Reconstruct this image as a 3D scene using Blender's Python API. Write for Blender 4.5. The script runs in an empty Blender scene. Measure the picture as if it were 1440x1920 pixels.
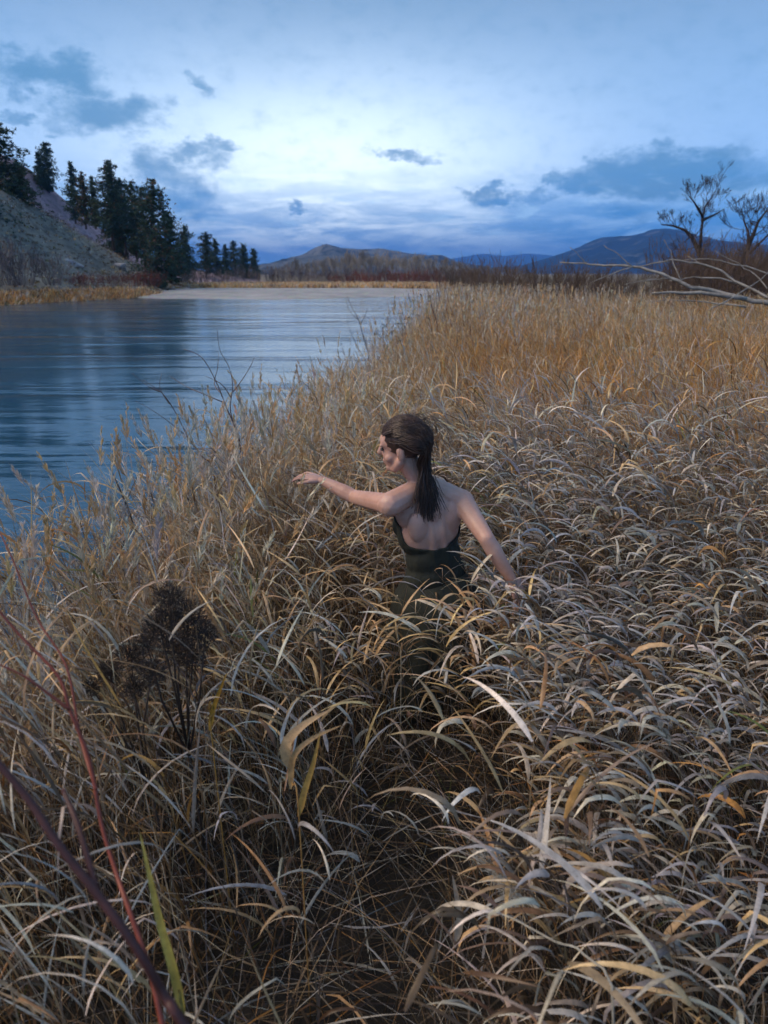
import bpy, bmesh, math, random
import numpy as np
from mathutils import Vector, Matrix, Euler

R = math.radians
random.seed(7)
rng = np.random.default_rng(11)
scene = bpy.context.scene
COL = scene.collection

# ------------------------------------------------------------------ camera
CAM_Z = 1.95
FPX = 1224.0
KY = 1.2                     # distances below are given for a 17 mm view; this lens is longer
PITCH = math.atan((960 - 512) / FPX)
cam_d = bpy.data.cameras.new('camera')
cam_d.sensor_fit = 'VERTICAL'
cam_d.sensor_height = 32.0
cam_d.sensor_width = 24.0
cam_d.lens = 32.0 * FPX / 1920.0
cam_d.clip_start = 0.05
cam_d.clip_end = 30000
cam_d.dof.use_dof = True
cam_d.dof.focus_distance = 3.0
cam_d.dof.aperture_fstop = 3.0
cam = bpy.data.objects.new('camera', cam_d)
cam.location = (0, 0, CAM_Z)
cam.rotation_euler = (math.pi / 2 - PITCH, 0, 0)
COL.objects.link(cam)
scene.camera = cam

CP, SP = math.cos(PITCH), math.sin(PITCH)
def ray(u, v):
    a = (u - 720) / FPX
    b = (960 - v) / FPX
    return Vector((a, CP + SP * b, -SP + CP * b))
def W(u, v, Y):
    """world point seen at photo pixel (u, v) standing Y metres ahead"""
    d = ray(u, v)
    return Vector((0, 0, CAM_Z)) + d * (Y * KY / d.y)
def WZ(u, v, z):
    d = ray(u, v)
    return Vector((0, 0, CAM_Z)) + d * ((z - CAM_Z) / d.z)
def azel(u, v):
    d = ray(u, v).normalized()
    return math.atan2(d.x, d.y), math.asin(d.z)

# ------------------------------------------------------------------ light
SUN_AZ, SUN_EL = R(-100), R(46)  # sun direction set at the left to brighten the grass, away from the glow
world = bpy.data.worlds.new('World')
scene.world = world; world.cycles.sampling_method = 'NONE'
world.use_nodes = True
wt = world.node_tree
wt.nodes.clear()
def wn(t): return wt.nodes.new(t)
def wm(op, a, b=None, c=None, clamp=False):
    n = wn('ShaderNodeMath'); n.operation = op; n.use_clamp = clamp
    for i, s in enumerate((a, b, c)):
        if s is None: continue
        if isinstance(s, (int, float)): n.inputs[i].default_value = s
        else: wt.links.new(s, n.inputs[i])
    return n.outputs[0]
def wsmooth(x, lo, hi):
    n = wn('ShaderNodeMapRange'); n.interpolation_type = 'SMOOTHSTEP'
    wt.links.new(x, n.inputs[0]); n.inputs[1].default_value = lo; n.inputs[2].default_value = hi
    return n.outputs[0]
def wmix(f, a, b):
    n = wn('ShaderNodeMix'); n.data_type = 'RGBA'; n.clamp_result = False
    for s, i in ((f, 0), (a, 6), (b, 7)):
        if isinstance(s, (int, float)): n.inputs[i].default_value = s
        elif isinstance(s, tuple): n.inputs[i].default_value = (*s, 1)
        else: wt.links.new(s, n.inputs[i])
    return n.outputs[2]
SKY_STR = 0.1; SKY_K = .76
def sk(r, g, b):           # radiance in view -> colour fed to the background
    return (r / SKY_STR * SKY_K, g / SKY_STR * SKY_K, b / SKY_STR * SKY_K)
tc = wn('ShaderNodeTexCoord')
nrm = wn('ShaderNodeVectorMath'); nrm.operation = 'NORMALIZE'
wt.links.new(tc.outputs['Generated'], nrm.inputs[0])
sep = wn('ShaderNodeSeparateXYZ'); wt.links.new(nrm.outputs[0], sep.inputs[0])
AZ = wm('ARCTAN2', sep.outputs[0], sep.outputs[1])
EL = wm('ARCSINE', sep.outputs[2])
def wvec(x, y, z=0.0):
    n = wn('ShaderNodeCombineXYZ')
    for i, s in enumerate((x, y, z)):
        if isinstance(s, (int, float)): n.inputs[i].default_value = s
        else: wt.links.new(s, n.inputs[i])
    return n.outputs[0]
def wnoise(vec, scale, detail=5, rough=0.55, dist=0.0):
    n = wn('ShaderNodeTexNoise'); wt.links.new(vec, n.inputs['Vector'])
    n.inputs['Scale'].default_value = scale; n.inputs['Detail'].default_value = detail
    n.inputs['Roughness'].default_value = rough; n.inputs['Distortion'].default_value = dist
    return n
nish = wn('ShaderNodeTexSky'); nish.sky_type = 'NISHITA'; nish.sun_disc = False
nish.sun_elevation = SUN_EL; nish.sun_rotation = SUN_AZ
nish.air_density = 1.0; nish.dust_density = 2.0; nish.ozone_density = 3.0
# overcast veil by elevation
ramp = wn('ShaderNodeValToRGB')
wt.links.new(wm('DIVIDE', EL, R(60), clamp=True), ramp.inputs[0])
cr = ramp.color_ramp
def rs(pos, c):
    e = cr.elements.new(pos); e.color = (*c, 1)
cr.elements[0].position = 0.0; cr.elements[0].color = (.07, .31, .68, 1)
cr.elements[1].position = 1.0; cr.elements[1].color = (.115, .20, .315, 1)
rs(.06, (.15, .385, .72)); rs(.13, (.245, .425, .70)); rs(.22, (.19, .335, .545)); rs(.31, (.135, .235, .375))
veil = wn('ShaderNodeVectorMath'); veil.operation = 'SCALE'
wt.links.new(ramp.outputs[0], veil.inputs[0]); veil.inputs[3].default_value = SKY_K / SKY_STR
base = wmix(0.93, nish.outputs[0], veil.outputs[0])
# glow of the hidden sun low over the valley
ga, ge = azel(610, 375)
gx = wm('DIVIDE', wm('SUBTRACT', AZ, ga), R(17)); gy = wm('DIVIDE', wm('SUBTRACT', EL, ge), R(7.5))
gl = wm('EXPONENT', wm('MULTIPLY', wm('ADD', wm('MULTIPLY', gx, gx), wm('MULTIPLY', gy, gy)), -1.0))
base = wmix(wm('MULTIPLY', gl, 0.9), base, sk(1.0, 1.12, 1.15))
# broad soft stratus above, everywhere
plane_k = wm('ADD', wm('MAXIMUM', sep.outputs[2], 0.0), 0.12)
pv = wvec(wm('DIVIDE', sep.outputs[0], plane_k), wm('DIVIDE', sep.outputs[1], plane_k))
st = wnoise(pv, 0.7, 4, .5, .3)
base = wmix(wm('MULTIPLY', wm('MULTIPLY', wsmooth(st.outputs[0], .42, .75), wsmooth(EL, R(9), R(22))), .55), base, sk(.115, .24, .38))
# torn cumulus, in directions of the sky
ql = wvec(AZ, wm('MULTIPLY', EL, 1.7))
wA = wnoise(ql, 8, 8, .66); wB = wnoise(wvec(wm('ADD', AZ, 5.3), wm('MULTIPLY', EL, 1.7)), 8, 8, .66)
AZw = wm('ADD', AZ, wm('MULTIPLY', wm('SUBTRACT', wA.outputs[0], .5), .24))
ELw = wm('ADD', EL, wm('MULTIPLY', wm('SUBTRACT', wB.outputs[0], .5), .13))
blobs = [(95,135,110,38,1),(190,215,105,50,1),(10,200,40,18,.7),(375,165,34,22,.6),(385,275,62,22,.8),(345,315,80,42,.8),
         (330,372,95,40,.8),(745,293,62,16,.8),(910,355,60,16,.9),(1240,318,160,38,1.2),(1330,308,70,34,1.05),(1105,333,60,18,.9),
         (1430,340,70,26,.9),(1170,390,140,26,.55),(1000,362,60,12,.6),(540,388,20,6,.8),(780,300,40,10,.6),(1330,268,40,10,.4),(95,248,40,12,.6),
         (-220,300,160,40,.9),(1750,260,170,50,.9),(1620,400,120,30,.8)]
acc = None
for (bu, bv, bw, bh, amp) in blobs:
    a0, e0 = azel(bu, bv); a1, _ = azel(bu + bw, bv); _, e1 = azel(bu, bv - bh)
    dx = wm('DIVIDE', wm('SUBTRACT', AZw, a0), max(a1 - a0, .01) * 1.3); dy = wm('DIVIDE', wm('SUBTRACT', ELw, e0), max(e1 - e0, .006) * 1.3)
    d = wm('SUBTRACT', amp, wm('ADD', wm('MULTIPLY', dx, dx), wm('MULTIPLY', dy, dy)))
    acc = d if acc is None else wm('MAXIMUM', acc, d)
# the same kind of cloud all round the sky outside the picture
far_c = wnoise(wvec(wm('MULTIPLY', AZ, 1.0), wm('MULTIPLY', EL, 3.2)), 3.1, 5, .55)
outm = wsmooth(wm('ABSOLUTE', AZ), R(44), R(60))
fc = wm('MULTIPLY', wm('MULTIPLY', wm('SUBTRACT', wsmooth(far_c.outputs[0], .48, .7), .0), outm), wsmooth(wm('MULTIPLY', EL, -1.0), R(-45), R(-15)))
acc = wm('MAXIMUM', acc, fc)
fine = wnoise(ql, 26, 6, .62)
dens = wm('MULTIPLY', wsmooth(wm('ADD', acc, wm('MULTIPLY', wm('SUBTRACT', fine.outputs[0], .5), 1.3)), -.12, 1.0), .84)
base = wmix(dens, base, sk(.068, .195, .345))
# long banks of cloud low over the horizon
bn = wnoise(wvec(wm('MULTIPLY', AZ, 3.0), wm('MULTIPLY', EL, 17.0)), 2.2, 7, .6, .35)
bmask = wm('MULTIPLY', wsmooth(EL, R(-1), R(1.0)), wsmooth(wm('MULTIPLY', EL, -1.0), R(-9.0), R(-2.6)))
bd = wm('MULTIPLY', wsmooth(bn.outputs[0], .36, .60), bmask)
base = wmix(wm('MULTIPLY', bd, .74), base, sk(.035, .215, .50))
bn2 = wnoise(wvec(wm('MULTIPLY', AZ, 5.0), wm('MULTIPLY', EL, 20.0), 3.0), 2.6, 7, .6, .4)
base = wmix(wm('MULTIPLY', wm('MULTIPLY', wsmooth(bn2.outputs[0], .53, .68), bmask), .6), base, sk(.44, .68, .90))
bg = wn('ShaderNodeBackground'); bg.inputs[1].default_value = SKY_STR
wt.links.new(base, bg.inputs[0])
wo = wn('ShaderNodeOutputWorld'); wt.links.new(bg.outputs[0], wo.inputs[0])

sun_d = bpy.data.lights.new('sun', 'SUN')
sun_d.energy = 1.5; sun_d.angle = R(40); sun_d.color = (1.0, .77, .53)
sun = bpy.data.objects.new('sun', sun_d)
sd = Vector((math.sin(SUN_AZ) * math.cos(SUN_EL), math.cos(SUN_AZ) * math.cos(SUN_EL), math.sin(SUN_EL)))
sun.rotation_euler = sd.to_track_quat('Z', 'Y').to_euler()
COL.objects.link(sun)
vs = scene.view_settings
vs.view_transform = 'Standard'; vs.look = 'None'; vs.exposure = 1.2; vs.gamma = 1.0; vs.use_curve_mapping = False
scene.cycles.use_denoising = True
scene.cycles.max_bounces = 4; scene.cycles.diffuse_bounces = 2; scene.cycles.glossy_bounces = 2; scene.cycles.transmission_bounces = 2
scene.cycles.use_adaptive_sampling = True; scene.cycles.adaptive_threshold = .03
scene.cycles.use_light_tree = False; scene.cycles.debug_use_spatial_splits = True; scene.cycles.transparent_max_bounces = 8
scene.cycles.volume_bounces = 0

# ------------------------------------------------------------------ helpers
def tag(o, label=None, cat=None, group=None, kind=None):
    if label: o['label'] = label
    if cat: o['category'] = cat
    if group: o['group'] = group
    if kind: o['kind'] = kind
    return o
def empty(name, loc=(0, 0, 0), rz=0.0):
    o = bpy.data.objects.new(name, None); o.empty_display_size = .2
    o.location = loc; o.rotation_euler = (0, 0, rz); COL.objects.link(o); return o
def link(name, me, parent=None, loc=None):
    o = bpy.data.objects.new(name, me); COL.objects.link(o)
    if parent: o.parent = parent
    if loc is not None: o.location = loc
    return o
def copy_tree(o, parent=None):
    c = o.copy(); COL.objects.link(c); c.parent = parent
    for ch in o.children: copy_tree(ch, c)
    return c

class MB:
    """collects triangles / quads for ONE mesh"""
    def __init__(s): s.v = []; s.f = []; s.c = []; s.col = (1, 1, 1)
    def add(s, vs_, fs):
        k = len(s.v); s.v.extend(tuple(p) for p in vs_); s.c.extend([s.col] * len(vs_))
        s.f.extend(tuple(i + k for i in f) for f in fs)
    def tube(s, pts, rad, n=6, cap=True):
        pts = [Vector(p) for p in pts]; k = len(s.v); m = len(pts)
        prev = None
        for i, p in enumerate(pts):
            t = (pts[min(i + 1, m - 1)] - pts[max(i - 1, 0)])
            if t.length < 1e-9: t = Vector((0, 0, 1))
            t.normalize()
            a = (prev - t * prev.dot(t)) if prev is not None else (Vector((1, 0, 0)) if abs(t.x) < .8 else Vector((0, 1, 0))).cross(t)
            if a.length < 1e-6: a = Vector((1, 0, 0)).cross(t) if abs(t.x) < .9 else Vector((0, 1, 0)).cross(t)
            a.normalize(); prev = a; b = t.cross(a)
            r = rad[i] if hasattr(rad, '__len__') else rad
            for j in range(n):
                an = 2 * math.pi * j / n
                s.v.append(tuple(p + a * (math.cos(an) * r) + b * (math.sin(an) * r))); s.c.append(s.col)
        for i in range(m - 1):
            for j in range(n):
                s.f.append((k + i * n + j, k + i * n + (j + 1) % n, k + (i + 1) * n + (j + 1) % n, k + (i + 1) * n + j))
        if cap:
            s.f.append(tuple(k + (m - 1) * n + j for j in range(n))); s.f.append(tuple(k + n - 1 - j for j in range(n)))
    def blade(s, p, d, L, w, side):
        p = Vector(p); d = Vector(d); side = Vector(side)
        s.add([p - side * w * .5, p + side * w * .5, p + d * L], [(0, 1, 2)])
    def mesh(s, name, mat, smooth=True):
        me = bpy.data.meshes.new(name); me.from_pydata(s.v, [], s.f)
        ca = me.color_attributes.new('tint', 'FLOAT_COLOR', 'POINT')
        ca.data.foreach_set('color', np.array([(*c, 1) for c in s.c], dtype=np.float32).ravel())
        if smooth: me.polygons.foreach_set('use_smooth', [True] * len(me.polygons))
        me.materials.append(mat); me.update(); return me
    def build(s, name, mat, parent=None, smooth=True, loc=None):
        return link(name, s.mesh(name, mat, smooth), parent, loc)

def np_mesh(name, verts, quads, cols, mat, smooth=True):
    """verts (n,3), quads (m,4), cols (n,3)"""
    me = bpy.data.meshes.new(name)
    nv, nf = len(verts), len(quads)
    me.vertices.add(nv); me.vertices.foreach_set('co', np.ascontiguousarray(verts, dtype=np.float32).ravel())
    me.loops.add(nf * 4); me.loops.foreach_set('vertex_index', np.ascontiguousarray(quads, dtype=np.int32).ravel())
    me.polygons.add(nf)
    me.polygons.foreach_set('loop_start', np.arange(0, nf * 4, 4, dtype=np.int32))
    me.polygons.foreach_set('loop_total', np.full(nf, 4, dtype=np.int32))
    if smooth: me.polygons.foreach_set('use_smooth', np.ones(nf, dtype=bool))
    me.update(calc_edges=True)
    if cols is not None:
        ca = me.color_attributes.new('tint', 'FLOAT_COLOR', 'POINT')
        ca.data.foreach_set('color', np.concatenate([cols, np.ones((nv, 1))], 1).astype(np.float32).ravel())
    me.materials.append(mat)
    return me

class Mat:
    def __init__(s, name):
        s.m = bpy.data.materials.new(name); s.m.use_nodes = True; s.t = s.m.node_tree
        s.p = s.t.nodes['Principled BSDF']; s.out = s.t.nodes['Material Output']
        s.tc = s.n('ShaderNodeTexCoord')
    def n(s, t): return s.t.nodes.new(t)
    def l(s, a, b): s.t.links.new(a, b)
    def noise(s, scale, detail=4, rough=.55, vec=None, stretch=None, space='Object'):
        n = s.n('ShaderNodeTexNoise'); n.inputs['Scale'].default_value = scale
        n.inputs['Detail'].default_value = detail; n.inputs['Roughness'].default_value = rough
        v = vec or s.tc.outputs[space]
        if stretch:
            mp = s.n('ShaderNodeMapping'); s.l(v, mp.inputs[0]); mp.inputs['Scale'].default_value = stretch; v = mp.outputs[0]
        s.l(v, n.inputs['Vector']); return n.outputs[0]
    def ramp(s, x, stops):
        r = s.n('ShaderNodeValToRGB'); s.l(x, r.inputs[0]); e = r.color_ramp.elements
        e[0].position, e[0].color = stops[0][0], (*stops[0][1], 1)
        e[1].position, e[1].color = stops[-1][0], (*stops[-1][1], 1)
        for p, c in stops[1:-1]:
            q = e.new(p); q.color = (*c, 1)
        return r.outputs[0]
    def mix(s, f, a, b, mode='MIX'):
        n = s.n('ShaderNodeMix'); n.data_type = 'RGBA'; n.blend_type = mode
        for x, i in ((f, 0), (a, 6), (b, 7)):
            if isinstance(x, (int, float)): n.inputs[i].default_value = x
            elif isinstance(x, tuple): n.inputs[i].default_value = (*x, 1)
            else: s.l(x, n.inputs[i])
        return n.outputs[2]
    def col(s, c):
        if isinstance(c, tuple): s.p.inputs['Base Color'].default_value = (*c, 1)
        else: s.l(c, s.p.inputs['Base Color'])
    def bump(s, h, strength=.5, dist=.02):
        b = s.n('ShaderNodeBump'); b.inputs['Strength'].default_value = strength; b.inputs['Distance'].default_value = dist
        s.l(h, b.inputs['Height']); s.l(b.outputs[0], s.p.inputs['Normal'])
    def set(s, **k):
        for a, b in k.items(): s.p.inputs[a.replace('_', ' ')].default_value = b

def tint_mat(name, rough=.6, spec=.3, trans=0.0, grain=None, sheen_noise=True):
    m = Mat(name)
    at = m.n('ShaderNodeAttribute'); at.attribute_name = 'tint'
    c = at.outputs['Color']
    if grain:
        g = m.noise(grain, 3, .6)
        c = m.mix(1.0, c, m.ramp(g, [(.25, (.62, .62, .62)), (.75, (1.25, 1.25, 1.25))]), 'MULTIPLY')
        if trans:                                  # rust flecks and mould spots on the dead leaves
            c = m.mix(m.ramp(m.noise(170, 4, .7), [(.60, (0, 0, 0)), (.68, (.75, .75, .75))]), c, (.11, .065, .035))
            c = m.mix(1.0, c, m.ramp(m.noise(7, 3, .6), [(.3, (.72, .68, .64)), (.65, (1.1, 1.1, 1.1))]), 'MULTIPLY')
    m.col(c); m.set(Roughness=rough); m.p.inputs['Specular IOR Level'].default_value = spec
    if trans:
        tr = m.n('ShaderNodeBsdfTranslucent'); m.l(c, tr.inputs[0])
        mx = m.n('ShaderNodeMixShader'); mx.inputs[0].default_value = trans
        m.l(m.p.outputs[0], mx.inputs[1]); m.l(tr.outputs[0], mx.inputs[2]); m.l(mx.outputs[0], m.out.inputs[0])
    return m.m

M_GRASS = tint_mat('dry_grass_leaf', .40, .5, .22, grain=60)
M_MIDGRASS = tint_mat('meadow_grass_leaf', .6, .22, .3)
M_FARGRASS = tint_mat('far_dry_grass', .7, .2, .2)
M_NEEDLE = tint_mat('pine_needles', .6, .25, .1)
M_BARK = tint_mat('bark', .85, .2, 0, grain=14)
M_TWIG = tint_mat('twigs', .7, .25, 0)
M_SMOOTHBARK = tint_mat('smooth_shoot_bark', .45, .4, 0, grain=40)

# ------------------------------------------------------------------ ground, bank, river
BK = np.array([(-2.9,-30),(-2.8,-6),(-2.7,0),(-2.5,1.5),(-2.2,2.4),(-1.85,3.3),(-1.6,5),(-1.45,7),(-.75,8.5),(-.1,11.4),(1.5,24),(4.6,46),(6.5,66),(10,80),(16,92),(26,104)])
BK[:, 1] *= KY
def bank_x(y): return np.interp(y, BK[:, 1], BK[:, 0])
WATER_Z = -0.7
def vnoise(x, y, s, seed=0):
    """cheap smooth value noise for shapes"""
    r = np.random.default_rng(seed).random((64, 64))
    gx, gy = np.asarray(x) / s, np.asarray(y) / s
    ix, iy = np.floor(gx).astype(int), np.floor(gy).astype(int)
    fx, fy = gx - ix, gy - iy
    fx = fx * fx * (3 - 2 * fx); fy = fy * fy * (3 - 2 * fy)
    g = lambda a, b: r[a % 64, b % 64]
    return (g(ix, iy) * (1 - fx) + g(ix + 1, iy) * fx) * (1 - fy) + (g(ix, iy + 1) * (1 - fx) + g(ix + 1, iy + 1) * fx) * fy
def fbm(x, y, s, seed=0, o=4):
    t = 0; a = 1; n = 0
    for k in range(o):
        t = t + a * vnoise(x, y, s / 2 ** k, seed + k); n += a; a *= .5
    return t / n
def ground_z(x, y):
    x = np.asarray(x, float); y = np.asarray(y, float)
    d = x - bank_x(y) + (vnoise(x, y, .9, 5) - .5) * .3
    inland = np.clip(d / .9, 0, 1); inland = inland * inland * (3 - 2 * inland)
    z = -1.25 * (1 - inland) - np.clip(-d, 0, 3) * .25
    flat = np.clip((y - 4) / 30, 0, 1)
    z = z + (fbm(x, y, 2.6, 3) - .5) * .14 * inland - .25 * flat * inland
    far = np.clip((np.hypot(x, y) - 60) / 60, 0, 1)
    return z + .1 * far * inland
def trail_x(y): return np.interp(y, [-.5, .7, 1.15, 1.9, 2.65, 3.1], [.0, .0, .05, .25, .2, .12])
def trail_d(x, y): return np.where(y < 2.05, np.abs(x - trail_x(y)), np.abs(x - trail_x(y)) + (y - 2.05) * 1.3)

def grid_mesh(name, xs, ys, zf, mat):
    X, Y = np.meshgrid(xs, ys); Z = zf(X, Y)
    V = np.stack([X, Y, Z], -1).reshape(-1, 3); nx, ny = len(xs), len(ys)
    i = np.arange(ny - 1)[:, None] * nx + np.arange(nx - 1)[None]
    Q = np.stack([i, i + 1, i + nx + 1, i + nx], -1).reshape(-1, 4)
    return np_mesh(name, V, Q, None, mat)

m = Mat('meadow_soil')
n1 = m.noise(.35, 6, .6); n2 = m.noise(9, 5, .65)
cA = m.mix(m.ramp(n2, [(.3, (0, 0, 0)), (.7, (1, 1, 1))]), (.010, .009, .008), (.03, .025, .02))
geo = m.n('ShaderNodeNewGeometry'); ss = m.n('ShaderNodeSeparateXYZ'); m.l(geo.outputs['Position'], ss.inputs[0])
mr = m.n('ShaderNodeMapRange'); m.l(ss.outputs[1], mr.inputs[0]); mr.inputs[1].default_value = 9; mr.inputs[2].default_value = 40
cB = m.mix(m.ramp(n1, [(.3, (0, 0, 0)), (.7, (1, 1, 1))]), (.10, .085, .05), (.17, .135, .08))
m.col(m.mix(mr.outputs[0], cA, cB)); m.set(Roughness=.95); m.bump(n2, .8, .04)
xs = np.unique(np.concatenate([np.linspace(-8, 12, 161), np.linspace(12, 60, 60), np.geomspace(60, 9000, 26)]))
ys = np.unique(np.concatenate([np.linspace(-30, -2, 20), np.linspace(-2, 20, 150), np.linspace(20, 110, 90), np.geomspace(110, 9000, 26)]))
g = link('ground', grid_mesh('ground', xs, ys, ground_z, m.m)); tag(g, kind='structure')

m = Mat('river_water')
m.col((.016, .065, .125)); m.set(Roughness=.06, IOR=1.33)
mp = m.n('ShaderNodeMapping'); m.l(m.tc.outputs['Object'], mp.inputs[0])
mp.inputs['Rotation'].default_value = (0, 0, R(-14)); mp.inputs['Scale'].default_value = (.05, .33, 1)
w1 = m.n('ShaderNodeTexNoise'); m.l(mp.outputs[0], w1.inputs[0]); w1.inputs['Scale'].default_value = 1.0; w1.inputs['Detail'].default_value = 2; w1.inputs['Distortion'].default_value = 1.4
mp2 = m.n('ShaderNodeMapping'); m.l(m.tc.outputs['Object'], mp2.inputs[0])
mp2.inputs['Rotation'].default_value = (0, 0, R(-20)); mp2.inputs['Scale'].default_value = (.8, 3.2, 1)
w2 = m.n('ShaderNodeTexNoise'); m.l(mp2.outputs[0], w2.inputs[0]); w2.inputs['Scale'].default_value = 1.3; w2.inputs['Detail'].default_value = 4
hh = m.n('ShaderNodeMath'); hh.operation = 'MULTIPLY_ADD'; m.l(w2.outputs[0], hh.inputs[0]); hh.inputs[1].default_value = .08; m.l(w1.outputs[0], hh.inputs[2])
m.bump(hh.outputs[0], 1.0, .15)
rv = m.ramp(w1.outputs[0], [(.35, (.05, .05, .05)), (.65, (.15, .15, .15))]); m.l(rv, m.p.inputs['Roughness'])
me = bpy.data.meshes.new('river')
me.from_pydata([(-75, -30, WATER_Z), (30, -30, WATER_Z), (30, 140, WATER_Z), (-75, 140, WATER_Z)], [], [(0, 1, 2, 3)])
me.materials.append(m.m); tag(link('river', me), kind='structure')

# river bed / far side terrain below the hills
m = Mat('far_flat_soil'); nn = m.noise(.12, 6, .6)
m.col(m.ramp(nn, [(.3, (.10, .085, .05)), (.7, (.2, .155, .085))])); m.set(Roughness=.95)
def far_z(x, y):
    y = np.asarray(y) / KY
    lb = np.interp(y, [-30, 20, 49, 62, 75, 95], [-38, -35.5, -33, -29.5, -24, -22])
    dl = np.clip((lb - x) / 3.0, 0, 1)
    bar = np.clip((y - 66 - np.maximum(0, x) * .3) / 22.0, 0, 1)
    z = -1.4 + 1.15 * np.maximum(dl, bar * 1.0) + (fbm(x, y, 5, 21) - .5) * .3
    return z
xs = np.concatenate([-np.geomspace(9000, 90, 22), np.linspace(-80, 40, 90)]); ys = np.concatenate([np.linspace(-30, 130, 110), np.geomspace(135, 9000, 24)])
def far_zz(x, y):
    z = far_z(x, y); return np.where(x > bank_x(y) - 1.0, -3.0, z)
tag(link('far_bank', grid_mesh('far_bank', xs, ys, far_zz, m.m)), kind='structure')

# gravel bar
m = Mat('gravel'); vo = m.n('ShaderNodeTexVoronoi'); vo.inputs['Scale'].default_value = 5; m.l(m.tc.outputs['Object'], vo.inputs['Vector'])
nn = m.noise(.3, 5, .6)
m.col(m.mix(.35, m.ramp(nn, [(.3, (.20, .205, .21)), (.7, (.34, .345, .355))]), vo.outputs['Color'], 'SOFT_LIGHT')); m.set(Roughness=.9); m.bump(vo.outputs['Distance'], .6, .06)
def bar_z(x, y):
    y = np.asarray(y) / KY
    fr = np.interp(x, [-33, -27, -22, -10, 0, 6, 14], [70, 63.5, 62, 62, 66, 71, 78]) + (vnoise(x, y, 3, 9) - .5) * 2.0 + (vnoise(x, y, 9, 19) - .5) * 4.0
    up = np.clip((y - fr) / 16, -.3, 1)
    return WATER_Z - .02 + np.where(up > 0, up ** .75, up) * .62 + (fbm(x, y, 2, 31) - .5) * .06
tag(link('gravel_bar', grid_mesh('gravel_bar', np.linspace(-31, 13, 90), np.linspace(72, 115, 60), bar_z, m.m)), kind='structure')

# ------------------------------------------------------------------ hills
def loft(name, rows, mat, amp, nscale, seed, sub=(8, 10), kind='structure'):
    """rows: polylines (same count) from the foot to the crest and down the back"""
    A = np.array([[tuple(p) for p in r] for r in rows], float)           # (r, n, 3)
    def dens(A, ax, k):
        n = A.shape[ax]; t = np.linspace(0, n - 1, (n - 1) * k + 1); i = np.minimum(t.astype(int), n - 2); f = t - i
        s = [1, 1, 1]; s[ax] = len(t); f = f.reshape(s)
        return np.take(A, i, ax) * (1 - f) + np.take(A, i + 1, ax) * f
    B = dens(dens(A, 0, sub[0]), 1, sub[1])
    # smooth a little
    for _ in range(sub[0] // 2):
        C = B.copy(); C[1:-1] = (B[:-2] + B[2:] + 2 * B[1:-1]) / 4; B = C
    for _ in range(sub[1] // 3):
        C = B.copy(); C[:, 1:-1] = (B[:, :-2] + B[:, 2:] + 2 * B[:, 1:-1]) / 4; B = C
    nr, nc = B.shape[:2]
    tt_ = np.arange(nr) / (nr - 1); w = (np.sin(np.clip(tt_ * 1.5, 0, 1) * math.pi)[:, None]) ** .8 + .07 * np.sin(tt_ * math.pi)[:, None]
    rid = 1 - np.abs(2 * fbm(B[..., 0], B[..., 1] * .6, nscale, seed, 5) - 1)
    B[..., 2] += amp * w * (rid - .75)
    i = np.arange(nr - 1)[:, None] * nc + np.arange(nc - 1)[None]
    Q = np.stack([i, i + 1, i + nc + 1, i + nc], -1).reshape(-1, 4)
    o = link(name, np_mesh(name, B.reshape(-1, 3), Q, None, mat)); tag(o, kind=kind); return o, B

def hill_mat(name, low, high, dark, scale, patch=.5, rough=.95):
    m = Mat(name); a = m.noise(scale, 6, .6); b = m.noise(scale * 4.3, 6, .65)
    c = m.mix(m.ramp(a, [(.35, (0, 0, 0)), (.65, (1, 1, 1))]), low, high)
    f = m.ramp(b, [(patch - .07, (0, 0, 0)), (patch + .07, (1, 1, 1))])
    m.col(m.mix(f, c, dark)); m.set(Roughness=rough); m.p.inputs['Specular IOR Level'].default_value = .1; m.bump(b, .7, 1.0 / scale * .05); return m.m

# near spur of the left hillside
crest = [(-700,-60,52),(-400,110,60),(-150,258,66),(0,338,72),(60,372,76),(130,415,80),(200,460,84),(260,495,88),(320,518,92),(380,533,96)]
footw = [(-110,20,-.6),(-75,40,-.6),(-52,46,-.5),(-38,52,-.4),(-36.5,56,-.4),(-35,60,-.4),(-33,65,-.4),(-30.5,70,-.4),(-28,78,-.4),(-26.5,88,-.4)]
C_ = [W(*p) for p in crest]; F_ = [Vector((p[0], p[1] * KY, p[2])) for p in footw]
mid = [F_[i].lerp(C_[i], .5) + Vector((0, 0, -.07 * (C_[i].z - F_[i].z))) for i in range(len(C_))]
back = [c + Vector((-10, 26, -.8 * max(c.z, 1))) for c in C_]
M_SLOPE = hill_mat('hillside_dry_grass', (.18, .17, .145), (.27, .25, .205), (.11, .105, .095), .22, .56)
SPUR, SPUR_B = loft('hillside', [F_, mid, C_, back], M_SLOPE, .9, 7, 41, (9, 12))
# scree slope behind it
crest2 = [(-700,-40,95),(-300,150,104),(-100,232,110),(0,268,115),(50,298,118),(100,345,122),(150,392,126),(200,432,130),(260,474,136),(330,494,146),(400,512,158),(490,527,180)]
C2 = [W(*p) for p in crest2]
F2 = [Vector((c.x * .86 + 4, c.y - 22, -.8)) for c in C2]
mid2 = [F2[i].lerp(C2[i], .55) for i in range(len(C2))]
back2 = [c + Vector((-14, 40, -.7 * max(c.z, 1))) for c in C2]
M_SCREE = hill_mat('purple_scree', (.24, .175, .205), (.36, .27, .305), (.15, .135, .135), .35, .58)
SCREE, _ = loft('scree_slope', [F2, mid2, C2, back2], M_SCREE, 1.2, 9, 57, (8, 10))
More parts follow.
